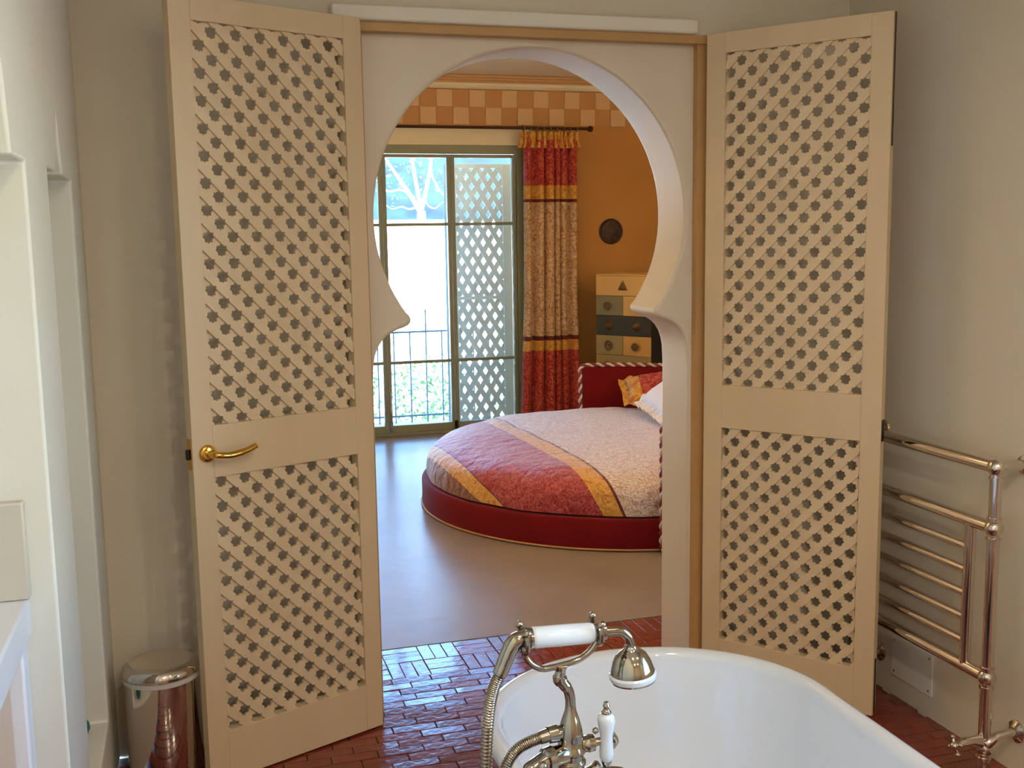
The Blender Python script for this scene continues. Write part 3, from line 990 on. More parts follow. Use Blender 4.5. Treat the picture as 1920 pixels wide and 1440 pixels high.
for yp, cross in ((YP0, True), (YP1, False)):
    va = MB()
    va.tube([(XT, yp, 0.086), (XT, yp - .012, 0.105), (XT + .03, yp - .02, 0.125), (XR - .005, yp - .02, 0.13)], [0.018, 0.017, 0.013, 0.013], 16)
    va.lathe([(0.034, 0), (0.033, 0.006), (0.022, 0.012), (0.016, 0.016)], 24, axis_m((XR, yp - .02, 0.13), (-1, 0, 0)))
    if cross:
        va.tube([(XT, yp, 0.100), (XT - .03, yp - .004, 0.112), (XT - .05, yp - .006, 0.116), (XT - .075, yp - .008, 0.116), (XT - .10, yp - .01, 0.114)], [0.017, 0.019, 0.014, 0.016, 0.009], 14)
    vv = build('valve', va, CHROME2, rad)
    if cross:
        ch = MB()
        c0 = Vector((XT - .112, yp - .011, 0.113))
        ch.ball(c0, 0.013, 14)
        for k in range(4):
            a = PI / 4 + k * PI / 2 + 0.3
            d = Vector((0.12, math.cos(a), math.sin(a)))
            ch.tube([c0, c0 + d * 0.022], 0.0048, 8)
            ch.ball(c0 + d * 0.025, 0.0075, 10)
        build('cross_handle', ch, CHROME2, vv)

ap = thing('access_panel', (XR, 2.95, 0.07), 'white access plate low on the wall behind the towel radiator', 'plate')
build('plate', MB().box(XR - .007, XR, 2.842, 3.055, 0.075, 0.220), WHITEP, ap, bevel=0.002)
for yy_ in (2.858, 3.04):
    for zz in (0.092, 0.203):
        build('screw', MB().lathe([(0.004, 0), (0.003, 0.0015)], 10, axis_m((XR - .007, yy_, zz), (-1, 0, 0))), CHROME, ap)

# ================================================================== PEDAL BIN
BXc, BYc = -0.142, 3.215
pb = thing('pedal_bin', (BXc, BYc, 0), 'mirror chrome pedal bin behind the left lattice door', 'bin')
T_ = Matrix.Translation((BXc, BYc, 0))
build('body', MB().lathe([(0.104, 0.018), (0.107, 0.022), (0.107, 0.328)], 48, T_), CHROME2, pb)
build('base_ring', MB().lathe([(0.104, 0.0), (0.108, 0.003), (0.108, 0.017), (0.104, 0.018)], 48, T_), BLACKP, pb)
build('collar', MB().lathe([(0.107, 0.328), (0.110, 0.330), (0.110, 0.342), (0.106, 0.344)], 48, T_), PLASTIC, pb)
lid = build('lid', MB().lathe([(0.108, 0.344), (0.112, 0.347), (0.112, 0.356), (0.108, 0.366), (0.099, 0.374), (0.090, 0.378), (0.087, 0.3785), (0.085, 0.377), (0.05, 0.378), (0.002, 0.378)], 48, T_), CHROME2, pb)
build('hinge', MB().box(BXc - .03, BXc + .03, BYc + .104, BYc + .124, 0.315, 0.362), BLACKP, pb, bevel=0.004)
build('pedal', MB().box(BXc - .028, BXc + .028, BYc - .150, BYc - .100, 0.012, 0.022), BLACKP, pb, bevel=0.004)

# ================================================================== LEFT NICHE FITTINGS
vs_ = thing('washstand', (-0.50, 1.78, 0), 'pale plaster washstand counter set in the near niche', 'washstand')
build('countertop', MB().box(-0.688, -0.342, 1.302, 2.278, 0.820, 0.900), COUNTER, vs_, bevel=0.006)
build('splashback', MB().box(-0.688, -0.337, 2.248, 2.2785, 0.901, 1.098), SPLASH, vs_, bevel=0.004)
build('side_leg', MB().box(-0.688, -0.352, 2.215, 2.278, 0.0, 0.819), COUNTER, vs_, bevel=0.006)
build('side_leg', MB().box(-0.688, -0.352, 1.302, 1.365, 0.0, 0.819), COUNTER, vs_, bevel=0.006)
for (a, b) in ((1.367, 1.788), (1.792, 2.213)):
    dd = build('cabinet_door', MB().box(-0.400, -0.380, a, b, 0.03, 0.817), VANITY, vs_, bevel=0.003)
    build('knob', MB().ball((-0.368, 1.76 if a < 1.5 else 1.82, 0.6), 0.012, 14), BRASS, dd)
build('plinth', MB().box(-0.42, -0.40, 1.367, 2.213, 0.0, 0.03), VANITY, vs_, smooth=0)

tb = thing('teal_jar', (-0.366, 3.085, 0.235), 'small teal glazed jar on the sill of the narrow niche', 'jar')
T_ = Matrix.Translation((-0.366, 3.085, 0.235))
tj = build('body', MB().lathe([(0.020, 0), (0.026, 0.003), (0.033, 0.018), (0.031, 0.034), (0.022, 0.044), (0.018, 0.046)], 28, T_), TEAL, tb)
build('lid', MB().lathe([(0.018, 0.0462), (0.021, 0.048), (0.014, 0.055), (0.004, 0.058), (0.005, 0.062), (0.001, 0.064)], 24, T_), TEAL, tb)

# ================================================================== BED
BC = Vector((2.48, 6.07, 0))
BR = 1.215
bed = thing('round_bed', BC, 'round bed with crimson velvet base and curved headboard', 'bed')
TB_ = Matrix.Translation(BC)
build('base', MB().lathe([(BR - .03, 0.0), (BR - .002, 0.008), (BR, 0.03), (BR, 0.152), (BR - .01, 0.166), (BR - .06, 0.168)], 128, TB_), VELVET, bed)
build('piping', MB().tube([(BC.x + (BR + .003) * math.cos(2 * PI * k / 128), BC.y + (BR + .003) * math.sin(2 * PI * k / 128), 0.010) for k in range(128)], 0.0055, 8, closed=True), SOLE, bed)
build('mattress', MB().lathe([(1.08, 0.1685), (1.12, 0.19), (1.12, 0.28), (1.07, 0.335), (0.98, 0.352), (0.4, 0.355), (0.01, 0.355)], 96, TB_), MATTRESS, bed)
A0, A1 = math.radians(-101.5), math.radians(80.0)
RI, RO, HBZ = 1.232, 1.300, 0.652
hbm = MB()
NA_ = 72
for k in range(NA_ + 1):
    a = A0 + (A1 - A0) * k / NA_
    for (rr, zz) in ((RI, 0.0), (RI, HBZ - .02), (RI + .012, HBZ), (RO - .012, HBZ), (RO, HBZ - .02), (RO, 0.0)):
        hbm.v.append(BC + Vector((rr * math.cos(a), rr * math.sin(a), zz)))
for k in range(NA_):
    for j in range(6):
        hbm.f.append((k * 6 + j, (k + 1) * 6 + j, (k + 1) * 6 + (j + 1) % 6, k * 6 + (j + 1) % 6))
hbm.f.append((0, 1, 2, 3, 4, 5))
hbm.f.append(tuple(NA_ * 6 + j for j in range(6)))
hb = build('headboard', hbm, VELVET, bed)
# twisted rope edging: up one end, along the top, down the other
RM = (RI + RO) / 2 - .022
path = []
def arcp(a, z, r=RM):
    return BC + Vector((r * math.cos(a), r * math.sin(a), z))
ee = 0.016 / RM
for k in range(40):
    path.append(arcp(A0 - ee, 0.012 + (HBZ - .03) * k / 40))
for k in range(8):
    t = PI / 2 * k / 8
    path.append(arcp(A0 - ee + (1 - math.cos(t)) * 0.04 / RM, HBZ - .018 + 0.032 * math.sin(t)))
for k in range(241):
    path.append(arcp(A0 + 0.02 + (A1 - A0 - 0.04) * k / 240, HBZ + 0.014))
for k in range(8):
    t = PI / 2 * (1 - (k + 1) / 8)
    path.append(arcp(A1 + ee - (1 - math.cos(t)) * 0.04 / RM, HBZ - .018 + 0.032 * math.sin(t)))
for k in range(40):
    path.append(arcp(A1 + ee, (0.012 + (HBZ - .03) * (1 - (k + 1) / 40))))
dense = []
acc = 0.0
for i in range(len(path) - 1):
    seg = (path[i + 1] - path[i])
    m_ = max(1, int(seg.length / 0.006))
    for j in range(m_):
        dense.append(path[i] + seg * (j / m_))
def strand(phase):
    out, s_ = [], 0.0
    for i, q in enumerate(dense):
        t = (dense[min(i + 1, len(dense) - 1)] - dense[max(i - 1, 0)]).normalized()
        rad_v = Vector((q.x - BC.x, q.y - BC.y, 0)).normalized()
        b_ = t.cross(rad_v).normalized()
        if i:
            s_ += (q - dense[i - 1]).length
        a = 2 * PI * s_ / 0.075 + phase
        out.append(q + (rad_v * math.cos(a) + b_ * math.sin(a)) * 0.0075)
    return out
build('rope_strand', MB().tube(strand(0), 0.0088, 7), ROPE_W, hb)
build('rope_strand', MB().tube(strand(PI), 0.0088, 7), ROPE_R, hb)

# bedspread: quilted dome lying on the mattress
dv = MB()
prof = [(0.0, 0.415), (0.2, 0.417), (0.4, 0.416), (0.6, 0.413), (0.75, 0.408), (0.86, 0.402), (0.95, 0.394), (1.02, 0.383), (1.08, 0.366), (1.125, 0.344), (1.155, 0.318), (1.172, 0.288), (1.180, 0.252), (1.183, 0.215), (1.184, 0.178)]
prof = [p0 for i in range(len(prof) - 1) for p0 in ((prof[i]), ((prof[i][0] + prof[i + 1][0]) / 2, (prof[i][1] + prof[i + 1][1]) / 2))] + [prof[-1]]
inn = [(1.160, 0.174), (1.150, 0.24), (1.135, 0.30), (1.085, 0.345), (0.98, 0.365), (0.5, 0.372), (0.0, 0.372)]
SEG = 200
def wr(a, r, z):
    x_, y_ = r * math.cos(a), r * math.sin(a)
    n = noise.noise(Vector((x_ * 3.2, y_ * 3.2, 0.3))) * 0.012 + noise.noise(Vector((x_ * 8, y_ * 8, 2.3))) * 0.006
    e = max(0.0, (r - 0.95) / 0.23)
    rr = r + e * (0.012 * noise.noise(Vector((math.cos(a) * 5, math.sin(a) * 5, z * 5))))
    zz = z + n * (1 - 0.8 * min(e, 1))
    return Vector((rr * math.cos(a), rr * math.sin(a), zz)) + BC
np_ = len(prof)
for r_, z_ in prof:
    for k in range(SEG):
        dv.v.append(wr(2 * PI * k / SEG, max(r_, 0.004), z_))
for r_, z_ in inn:
    for k in range(SEG):
        a = 2 * PI * k / SEG
        dv.v.append(BC + Vector((max(r_, 0.004) * math.cos(a), max(r_, 0.004) * math.sin(a), z_)))
for i in range(np_ + len(inn) - 1):
    for k in range(SEG):
        dv.f.append((i * SEG + k, i * SEG + (k + 1) % SEG, (i + 1) * SEG + (k + 1) % SEG, (i + 1) * SEG + k))
spread = build('bedspread', dv, DUVM, base=BC, smooth=60)
arc, acc_ = [], 0.0
for i, (r_, z_) in enumerate(prof + inn):
    if 0 < i < np_:
        acc_ += math.hypot(r_ - prof[i - 1][0], z_ - prof[i - 1][1])
    arc.append(acc_)
uvl = spread.data.uv_layers.new(name='cloth')
for lp in spread.data.loops:
    co = spread.data.vertices[lp.vertex_index].co
    a = math.atan2(co.y, co.x)
    fr_ = arc[lp.vertex_index // SEG]
    fx, fy = fr_ * math.cos(a), fr_ * math.sin(a)
    uvl.data[lp.index].uv = (fx + 0.07 * max(-1.3, min(fy, 0.0)), fy)
tag(spread, 'quilted bedspread striped red, gold and pale floral on the round bed', 'bedspread')

def pillow(name, mat, loc, rot, w_, h_, t_, label, frill=0.0, fmat=None):
    root = thing(name, loc, label, 'pillow')
    root.rotation_euler = rot
    n = 24
    def shape(t):
        mb_ = MB()
        for side in (1, -1):
            o_ = len(mb_.v)
            for i in range(n + 1):
                for j in range(n + 1):
                    a, b = -1 + 2 * i / n, -1 + 2 * j / n
                    pin = 1 - 0.06 * (abs(a) ** 3) * (1 - b * b) * 0 - 0.08 * (1 - a * a) * abs(b) ** 4 - 0.08 * (1 - b * b) * abs(a) ** 4
                    th = t * max(0.0, (1 - a ** 4)) ** 0.5 * max(0.0, (1 - b ** 4)) ** 0.5
                    th += 0.006 * noise.noise(Vector((a * 3, b * 3, 1.7))) * (1 - a * a) * (1 - b * b)
                    mb_.v.append(Vector((a * w_ / 2 * pin, b * h_ / 2 * pin, side * th / 2)))
            for i in range(n):
                for j in range(n):
                    mb_.f.append((o_ + i * (n + 1) + j, o_ + (i + 1) * (n + 1) + j, o_ + (i + 1) * (n + 1) + j + 1, o_ + i * (n + 1) + j + 1))
        return mb_
    build('cover', shape(t_), mat, root, local=True, merge=True, smooth=70)
    if frill:
        mb_ = MB()
        m_ = 160
        for k in range(m_):
            u_ = 4.0 * k / m_
            s_, f_ = int(u_), u_ - int(u_)
            cs = [(-1, -1), (1, -1), (1, 1), (-1, 1), (-1, -1)]
            a = cs[s_][0] + (cs[s_ + 1][0] - cs[s_][0]) * f_
            b = cs[s_][1] + (cs[s_ + 1][1] - cs[s_][1]) * f_
            pn = 1 - 0.08 * (1 - a * a) * abs(b) ** 4 - 0.08 * (1 - b * b) * abs(a) ** 4
            i_ = Vector((a * w_ / 2 * pn * 0.98, b * h_ / 2 * pn * 0.98, 0))
            d_ = Vector((a, b, 0))
            d_ = Vector((d_.x ** 5, d_.y ** 5, 0)).normalized()
            wv = 0.014 * math.sin(k * 2 * PI * 24 / m_)
            o_ = i_ + d_ * frill + Vector((0, 0, wv))
            mb_.v += [i_ + Vector((0, 0, .002)), o_ + Vector((0, 0, .002)), o_ - Vector((0, 0, .002)), i_ - Vector((0, 0, .002))]
        for k in range(m_):
            e_ = (k + 1) % m_
            for j in range(4):
                mb_.f.append((k * 4 + j, e_ * 4 + j, e_ * 4 + (j + 1) % 4, k * 4 + (j + 1) % 4))
        build('frill', mb_, fmat or mat, root, local=True, smooth=70)
    return root

pillow('pillow', PILM, (3.08, 6.83, 0.545), (math.radians(22), math.radians(-8), math.radians(-18)), 0.44, 0.30, 0.13,
       'gold and red printed pillow leaning against the headboard', 0.05)
pillow('pillow', PILLOW_W, (2.95, 6.26, 0.585), (math.radians(6), math.radians(-32), math.radians(-8)), 0.36, 0.46, 0.13,
       'white pillow with a frilled edge beside the arch jamb', 0.06)

# ================================================================== CURTAIN
YC = 8.42
rod = thing('curtain_rod', (1.8, YC, 2.457), 'dark bronze curtain rod above the french window', 'curtain rod')
build('rod', MB().tube([(0.05, YC, 2.457), (3.165, YC, 2.457)], 0.0115, 14), RODM, rod)
for xx, sg_ in ((0.05, -1), (3.165, 1)):
    build('finial', MB().lathe([(0.0115, 0), (0.016, 0.003), (0.012, 0.008), (0.021, 0.016), (0.026, 0.03), (0.021, 0.044), (0.008, 0.052)], 18, axis_m((xx, YC, 2.457), (sg_, 0, 0))), RODM, rod)
for xx in (0.15, 2.62):
    bk = MB().tube([(xx, YW, 2.472), (xx, YC, 2.470)], 0.007, 10)
    bk.tube(smoothpath([(xx, YC, 2.473), (xx, YC - .016, 2.457), (xx, YC, 2.441)], 5), 0.005, 8)
    build('bracket', bk, RODM, rod)

cur = thing('curtain', (2.85, YC, 0), 'red, gold and pale floral curtain drawn to one side', 'curtain')
X0c, X1c = 2.615, 3.085
def curtain_sheet(zs, widen, amp, nf, thick, ph=0.0):
    mb_ = MB()
    n = nf * 14
    for z_ in zs:
        for s_ in (0, 1):
            for k in range(n + 1):
                t = k / n
                wd = widen(z_)
                x = (X0c + X1c) / 2 + (t - 0.5) * (X1c - X0c) * wd - 0.018 * (2.3 - z_) / 2.3
                ph_ = 2 * PI * nf * (t + 0.035 * math.sin(2 * PI * t * 1.4 + 0.6) + 0.018 * math.sin(2 * PI * t * 3.1)) + ph + 0.5 * noise.noise(Vector((t * 4, z_ * 0.7, 0)))
                am = amp(z_) * (0.75 + 0.5 * noise.noise(Vector((t * 7 + 3, z_ * .4, 5))))
                y_ = YC + am * math.sin(ph_) + (thick if s_ else 0)
                x += 0.012 * math.cos(ph_) * (am / 0.04)
                mb_.v.append(Vector((x, y_, z_)))
    m_ = n + 1
    for i in range(len(zs) - 1):
        for s_ in (0, 1):
            for k in range(n):
                a = (i * 2 + s_) * m_ + k
                b = ((i + 1) * 2 + s_) * m_ + k
                mb_.f.append((a, a + 1, b + 1, b))
        for k in (0, n):
            a, b = (i * 2) * m_ + k, ((i + 1) * 2) * m_ + k
            mb_.f.append((a, b, b + m_, a + m_))
    for i in (0, len(zs) - 1):
        for k in range(n):
            a = (i * 2) * m_ + k
            mb_.f.append((a, a + 1, a + 1 + m_, a + m_))
    return mb_
zs = [0.015 + (2.365 - 0.015) * i / 34 for i in range(35)]
build('cloth', curtain_sheet(zs, lambda z: 0.94 + 0.16 * max(0, (1.1 - z) / 1.1), lambda z: 0.046 + 0.012 * (2.3 - z) / 2.3, 6, 0.004), CURTM, cur, smooth=70)
zr = [2.300, 2.33, 2.36, 2.385, 2.41, 2.43]
def ruf_w(z):
    return 1.06 + 0.08 * max(0, (2.36 - z) / 0.06)
build('ruffle', curtain_sheet(zr, ruf_w, lambda z: 0.042 if z < 2.35 else 0.030, 12, 0.004, 1.0), RUFM, cur, smooth=70)
for k in range(9):
    xx = X0c + 0.01 + (X1c - X0c - .02) * k / 8
    pts = [(xx, YC + 0.0175 * math.sin(2 * PI * j / 20), 2.4515 + 0.0185 * math.cos(2 * PI * j / 20)) for j in range(20)]
    build('ring', MB().tube(pts, 0.0028, 6, closed=True), CHROME, cur)

# ================================================================== CHEST OF DRAWERS
ce = Vector((0.5593, -0.8290, 0))       # along its front
cn = Vector((0.8290, 0.5593, 0))        # towards its back
cp = Vector((3.150, 8.200, 0))
cang = math.atan2(ce.y, ce.x)
chest = thing('chest_of_drawers', cp, 'tall chest of multicoloured drawers in the bedroom corner', 'chest', cang)
CWD, CDP, CHT = 0.525, 0.42, 1.287
build('body', MB().box(0.004, CWD - .004, 0.012, CDP, 0.0, CHT - .012), D_BLACK, chest, local=True, bevel=0.003)
build('top', MB().box(0, CWD, 0, CDP, CHT - .012, CHT), D_CREAM, chest, local=True, bevel=0.003)
rows = ['wide_cream', 'pair_a', 'wide_slate', 'pair_b', 'wide_khaki', 'pair_a', 'wide_slate', 'pair_b']
rh = (CHT - .014) / 8
def knob_geo(kind, x, z):
    M = axis_m((x, 0.0, z), (0, -1, 0))
    if kind == 'pyramid':
        s_ = 0.045
        mb_ = MB()
        poly = [(x - s_, z - .034), (x + s_, z - .034), (x, z + .046)]
        vs = [(a, 0.0, b) for a, b in poly] + [(x + (a - x) * .35, -0.035, z + (b - z) * .35) for a, b in poly]
        return mb_.add(vs, [(0, 1, 2), (3, 5, 4), (0, 3, 4, 1), (1, 4, 5, 2), (2, 5, 3, 0)])
    if kind == 'cone':
        return MB().lathe([(0.034, 0), (0.033, 0.006), (0.018, 0.04), (0.004, 0.058)], 16, M)
    if kind == 'ring':
        mb_ = MB().lathe([(0.012, 0), (0.010, 0.012), (0.008, 0.014)], 14, M)
        mb_.tube([(x + 0.030 * math.cos(2 * PI * j / 20), -0.016, z + 0.033 * math.sin(2 * PI * j / 20)) for j in range(20)], 0.008, 8, closed=True)
        return mb_
    return MB().lathe([(0.014, 0), (0.012, 0.01), (0.026, 0.018), (0.032, 0.03), (0.026, 0.042), (0.008, 0.048)], 18, M)
for i, kd in enumerate(rows):
    z1 = CHT - .014 - i * rh
    z0 = z1 - rh + .003
    def drawer(a, b, mat, knobs):
        d_ = build('drawer', MB().box(a, b, 0.0, 0.0118, z0, z1), mat, chest, local=True, bevel=0.002)
        for kk, kx in knobs:
            build('knob', knob_geo(kk, kx, (z0 + z1) / 2), KNOB, d_, local=True)
    mid = CWD / 2
    if kd == 'wide_cream':
        drawer(0.003, CWD - .003, D_CREAM, [('pyramid', mid)])
    elif kd == 'pair_a':
        drawer(0.003, mid - .0015, D_GREEN, [('ball', mid / 2)])
        drawer(mid + .0015, CWD - .003, D_CREAM, [('ball', mid * 1.5)])
    elif kd == 'wide_slate':
        drawer(0.003, CWD - .003, D_SLATE, [('cone', mid / 2), ('cone', mid * 1.5)])
    elif kd == 'pair_b':
        drawer(0.003, mid - .0015, D_KHAKI, [('ring', mid / 2)])
        drawer(mid + .0015, CWD - .003, D_OCHRE, [('ball', mid * 1.5)])
    else:
        drawer(0.003, CWD - .003, D_KHAKI, [('ball', mid / 2), ('ball', mid * 1.5)])

wd = thing('wall_disc', (3.43, YW, 1.628), 'dark round carved disc on the ochre bedroom wall', 'wall ornament')
build('plate', MB().lathe([(0.106, 0.0), (0.108, 0.008), (0.100, 0.018), (0.092, 0.016), (0.088, 0.012)], 40, axis_m((3.43, YW, 1.628), (0, -1, 0))), DISC, wd)
build('boss', MB().lathe([(0.088, 0.0115), (0.070, 0.016), (0.045, 0.022), (0.02, 0.026), (0.002, 0.027)], 32, axis_m((3.43, YW, 1.628), (0, -1, 0))), DISC, wd)

# ================================================================== OUTSIDE
tag(build('balcony_slab', MB().box(-0.5, 4.5, YW + 0.22, 9.62, -0.25, -0.06), STONE, base=(1.9, 9.1, -.25), smooth=0),
    'pale stone balcony slab outside the french window', 'balcony', kind='structure')

def shutter(loc, rotz, width, label, mat):
    root = thing('shutter', loc, label, 'shutter', rotz, group='lattice shutters outside the french window')
    H0, H1, T = 0.0, 2.20, 0.032
    l_, r_ = 0.028, 0.075
    for (a, b) in ((0, l_), (width - r_, width)):
        build('stile', MB().box(a, b, 0, T, H0, H1), mat, root, local=True, bevel=0.002)
    for (z0, z1) in ((H0, 0.045), (1.075, 1.105), (H1 - .035, H1)):
        build('rail', MB().box(l_, width - r_, 0, T, z0, z1), mat, root, local=True, bevel=0.002)
    px_, pz_ = 0.0935, 0.155
    L_ = math.hypot(px_, pz_)
    for (z0, z1) in ((0.045, 1.075), (1.105, H1 - .035)):
        for layer, sg_ in enumerate((1, -1)):
            for k in range(-18, 30):
                # line x/px + sg*z/pz = k
                hw = 0.0215
                nx, nz = pz_ / L_, sg_ * px_ / L_
                dx, dz = -nz, nx
                c0 = (k * px_ + 0.02, 0.0)
                poly = [(c0[0] + dx * t + nx * s_, c0[1] + dz * t + nz * s_) for t, s_ in ((-4, -hw), (4, -hw), (4, hw), (-4, hw))]
                poly = clip_rect(poly, l_ + .0005, width - r_ - .0005, z0 + .0005, z1 - .0005)
                if len(poly) < 3 or area(poly) < 1e-4:
                    continue
                build('slat', MB().prism(poly, 0.006 + layer * 0.009, 0.015 + layer * 0.009, lambda a, b, d: (a, d, b)), mat, root, local=True, smooth=0)
    return root
shutter((2.125, 8.80, 0.0), 0.0, 0.50, 'pale lattice shutter standing flat behind the right window leaf', SHUTM)
shutter((2.085, 8.83, 0.0), math.radians(76.5), 0.46, 'pale blue shutter leaf folded edge on beside the flat shutter', SHUTB)
shutter((1.395, 8.83, 0.0), math.radians(80.5), 0.46, 'pale blue shutter leaf folded edge on near the left window leaf', SHUTB)

rl = thing('balcony_railing', (1.9, 9.5, -0.06), 'thin blue grey iron balcony railing outside the window', 'railing')
build('top_rail', MB().box(-0.4, 4.4, 9.49, 9.51, 0.755, 0.772), IRON, rl, smooth=0)
build('bottom_rail', MB().box(-0.4, 4.4, 9.49, 9.51, -0.005, 0.012), IRON, rl, smooth=0)
bar0 = None
for k in range(32):
    xx = -0.34 + k * 0.147 + 0.0
    if xx > 4.35:
        break
    tall = (k % 6 == 4)
    b_ = MB().tube([(0, 0, 0), (0, 0, 1.02 if tall else 0.815)], 0.0075, 8)
    o = build('post' if tall else 'bar', b_, IRON, rl, local=True)
    o.location = (xx - 1.9, 0, 0.0)
build('wire', MB().tube([(-0.4, 9.5, 0.955), (4.4, 9.5, 0.955)], 0.002, 6), IRON, rl)

# ground and hill
gnd = MB()
gnd.add([(-90, -90, -0.5), (120, -90, -0.5), (120, 140, -0.5), (-90, 140, -0.5)], [(0, 1, 2, 3)])
tag(build('ground', gnd, GROUND, smooth=0), 'sunlit pale garden ground outside the window', 'ground', kind='structure')
hm = MB()
NX, NY = 60, 14
for j in range(NY + 1):
    for i in range(NX + 1):
        x = -90 + 200 * i / NX
        t = j / NY
        y = 62 + 60 * t
        z = -0.6 + 24 * math.sin(min(t * 1.3, 1) * PI / 2) * (0.8 + 0.35 * noise.noise(Vector((x * 0.03, y * 0.03, 0)))) + 1.4 * noise.noise(Vector((x * .25, y * .25, 4)))
        hm.v.append(Vector((x, y, z if j else -1.0)))
for j in range(NY):
    for i in range(NX):
        a = j * (NX + 1) + i
        hm.f.append((a, a + 1, a + NX + 2, a + NX + 1))
tag(build('hill', hm, HILLM, smooth=60), 'blue hazy wooded hill behind the garden trees', 'hill', kind='structure')

def leaves_mb(n, c, rx, ry, rz, size, hollow=0.3):
    mb_ = MB()
    for _ in range(n):
        while True:
            q = Vector((random.uniform(-1, 1), random.uniform(-1, 1), random.uniform(-1, 1)))
            if hollow < q.length < 1:
                break
        p_ = Vector(c) + Vector((q.x * rx, q.y * ry, q.z * rz))
        s_ = size * random.uniform(0.6, 1.3)
        d1 = Vector((random.gauss(0, 1), random.gauss(0, 1), random.gauss(0, 1))).normalized()
        d2 = d1.cross(Vector((random.gauss(0, 1), random.gauss(0, 1), random.gauss(0, 1)))).normalized()
        mb_.add([p_ - d1 * s_, p_ + d2 * s_ * .4, p_ + d1 * s_, p_ - d2 * s_ * .4], [(0, 1, 2, 3)])
    return mb_

# pale tree in view of the upper pane
tree = thing('pale_tree', (2.95, 14.0, -0.5), 'pale branching garden tree seen through the upper window pane', 'tree')
tk = MB()
Y0 = 14.0
tk.tube(smoothpath([(2.95, Y0, -0.5), (2.96, Y0, 0.6), (2.945, Y0, 1.5), (2.95, Y0, 1.95)], 5), [0.075] * 5 + [0.065] * 5 + [0.058] * 5 + [0.05], 10)
build('trunk', tk, BARK, tree)
limbs = [([(2.95, Y0, 1.9), (2.80, Y0 + .1, 2.2), (2.66, Y0 + .15, 2.42), (2.48, Y0 + .2, 2.72), (2.3, Y0 + .2, 3.1)], 0.05),
         ([(2.95, Y0, 1.95), (2.89, Y0, 2.3), (2.84, Y0, 2.65), (2.80, Y0, 3.3), (2.7, Y0, 3.8)], 0.045),
         ([(2.95, Y0, 1.95), (3.02, Y0 - .1, 2.3), (3.08, Y0 - .1, 2.65), (3.12, Y0 - .15, 3.3), (3.2, Y0, 3.9)], 0.045),
         ([(3.05, Y0 - .1, 2.48), (3.15, Y0 - .1, 2.25), (3.28, Y0 - .1, 2.12), (3.45, Y0 - .1, 2.2), (3.6, Y0, 2.5)], 0.022),
         ([(2.80, Y0 + .1, 2.2), (2.66, Y0, 2.22), (2.52, Y0, 2.2), (2.40, Y0, 2.3), (2.2, Y0, 2.6)], 0.025),
         ([(2.90, Y0, 2.0), (2.78, Y0 - .05, 1.97), (2.68, Y0 - .05, 2.0), (2.55, Y0, 1.98), (2.4, Y0, 2.1)], 0.018),
         ([(3.10, Y0 - .15, 3.0), (3.25, Y0, 2.8), (3.4, Y0, 2.75), (3.55, Y0, 2.9), (3.7, Y0, 3.2)], 0.02),
         ([(2.99, Y0, 2.1), (3.06, Y0, 2.0), (3.14, Y0, 1.98), (3.2, Y0, 2.03), (3.3, Y0, 2.1)], 0.014)]
for pts, r0 in limbs:
    ph = smoothpath(pts, 5)
    build('limb', MB().tube(ph, [0.62 * r0 * (1 - 0.7 * i / len(ph)) for i in range(len(ph))], 8), BARK, tree)
fo = leaves_mb(500, (2.95, Y0 + .1, 3.5), 1.3, 0.9, 0.9, 0.05, 0.0)
fo.v += []
build('foliage', fo, LEAF2, tree, smooth=0)
fo2 = leaves_mb(170, (2.75, Y0 + .5, 2.4), 0.7, 0.3, 0.42, 0.035, 0.0)
build('foliage', fo2, LEAF2, tree, smooth=0)

gw = thing('garden_wall', (2, 21, -0.5), 'long sunlit whitewashed garden wall behind the shrubs', 'garden wall')
build('masonry', MB().box(-30, 36, 21.0, 21.4, -0.5, 1.85), WHITEP, gw, smooth=0)
build('coping', MB().box(-30, 36, 20.92, 21.48, 1.85, 1.95), STONE, gw, bevel=0.02)
shr = [(1.35, 11.0, 0.50, 0.70, 'leftmost leafy shrub close behind the railing'),
       (2.45, 11.3, 0.52, 0.60, 'low leafy shrub behind the middle of the railing'),
       (3.62, 11.4, 0.56, 0.75, 'leafy shrub behind the flat shutter'),
       (0.35, 13.4, 0.8, 1.0, 'tall leafy shrub at far left beyond the railing'),
       (4.6, 13.6, 0.8, 1.0, 'tall leafy shrub at far right beyond the railing')]
for (x, y, r_, h_, lb) in shr:
    s_ = thing('garden_shrub', (x, y, -0.5), lb, 'shrub', group='garden shrubs beyond the railing')
    st_ = MB()
    for k in range(5):
        a = 2 * PI * k / 5
        st_.tube([(x, y, -0.5), (x + .1 * math.cos(a), y + .1 * math.sin(a), -0.2), (x + r_ * .5 * math.cos(a), y + r_ * .5 * math.sin(a), -0.5 + h_)], [0.015, 0.012, 0.004], 6)
    build('stem', st_, BARK, s_)
    build('foliage', leaves_mb(900, (x, y, -0.5 + h_ * 0.75), r_, r_, h_ * 0.75, 0.035, 0.15), LEAF, s_, smooth=0)

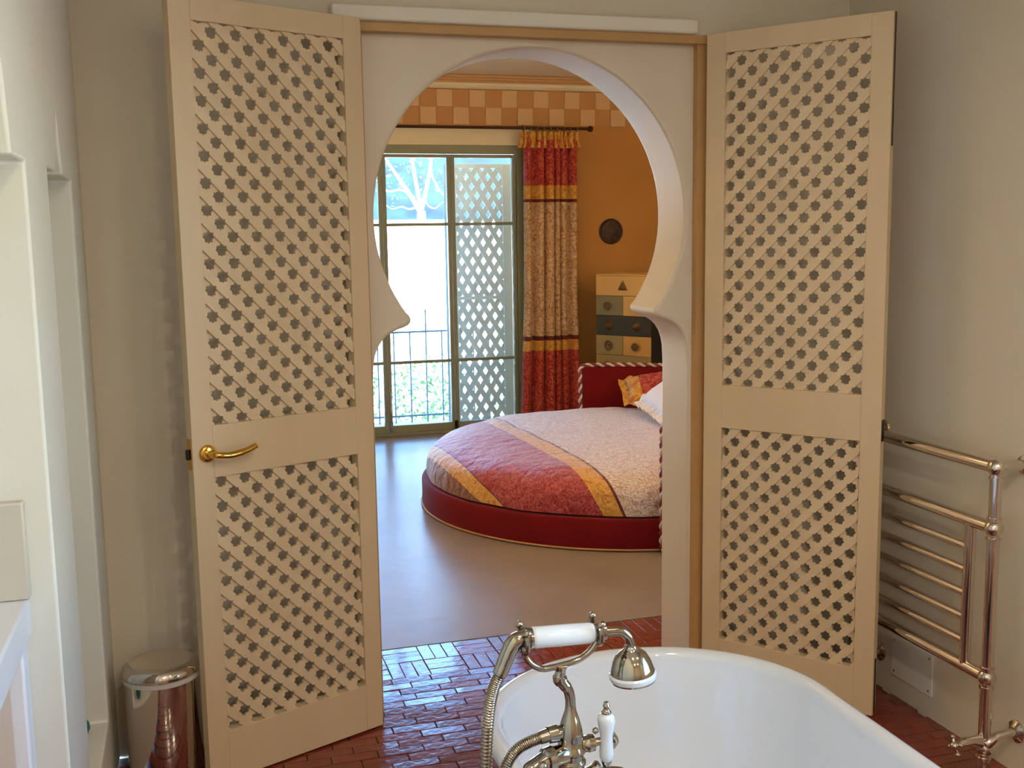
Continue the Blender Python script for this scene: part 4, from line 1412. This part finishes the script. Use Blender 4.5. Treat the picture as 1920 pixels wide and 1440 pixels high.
# ================================================================== BATHROOM CEILING LIGHTS
LAMPG = bpy.data.materials.new('lamp_glow')
LAMPG.use_nodes = True
_p = LAMPG.node_tree.nodes['Principled BSDF']
_p.inputs['Base Color'].default_value = (1, 0.9, 0.75, 1)
_p.inputs['Emission Color'].default_value = (1.0, 0.78, 0.52, 1)
_p.inputs['Emission Strength'].default_value = 12.0
for (x, y, lb) in ((0.45, 0.5, 'ceiling downlight above the washstand niche'), (1.45, 0.5, 'ceiling downlight above the near end of the bathtub'),
                   (0.45, -1.1, 'ceiling downlight at the end of the bathroom by the niche wall'), (1.45, -1.1, 'ceiling downlight at the end of the bathroom by the window')):
    t = thing('ceiling_light', (x, y, ZC), lb, 'ceiling light', group='bathroom downlights')
    build('bezel', MB().lathe([(0.036, 0.0), (0.048, -0.002), (0.050, -0.006), (0.044, -0.009), (0.036, -0.004)], 32, Matrix.Translation((x, y, ZC)), cap=False), CHROME2, t)
    build('lens', MB().lathe([(0.0355, -0.001), (0.0355, -0.003), (0.01, -0.004)], 24, Matrix.Translation((x, y, ZC))), LAMPG, t)
    d = bpy.data.lights.new('downlight_lamp', 'AREA')
    d.shape = 'DISK'
    d.size = 0.07
    d.energy = LAMP_POWER
    d.color = (1.0, 0.87, 0.68)
    o = bpy.data.objects.new('downlight_lamp', d)
    COL.objects.link(o)
    o.parent = t
    o.location = (0, 0, -0.012)

# ================================================================== ADDED BEDROOM UPLIGHTERS, unseen, put in to brighten the room
BOWL = pmat('added_lamp_bowl', S(232, 214, 176), S(238, 222, 188), 6, 3, 0.6)
for (x, y, lb) in ((3.35, 4.35, 'added fill uplighter hidden in the bedroom corner behind the arch jamb and bed'), (-0.45, 5.2, 'added fill uplighter hidden beside the left bedroom wall')):
    t = thing('added_floor_lamp', (x, y, 0), lb, 'added fill lamp', group='added bedroom fill lights')
    T_ = Matrix.Translation((x, y, 0))
    build('base', MB().lathe([(0.14, 0.0), (0.14, 0.012), (0.03, 0.03), (0.014, 0.04)], 32, T_), RODM, t)
    build('pole', MB().tube([(x, y, 0.035), (x, y, 1.70)], 0.012, 14), RODM, t)
    build('bowl', MB().lathe([(0.02, 1.695), (0.10, 1.715), (0.17, 1.76), (0.20, 1.82), (0.196, 1.82), (0.165, 1.768), (0.10, 1.725), (0.02, 1.706)], 40, T_), BOWL, t)
    d = bpy.data.lights.new('added_uplight', 'AREA')
    d.shape = 'DISK'
    d.size = 0.26
    d.energy = FILL_UPLIGHT_POWER
    d.color = (1.0, 0.80, 0.54)
    o = bpy.data.objects.new('added_uplight', d)
    COL.objects.link(o)
    o.parent = t
    o.location = (0, 0, 1.79)
    o.rotation_euler = (PI, 0, 0)
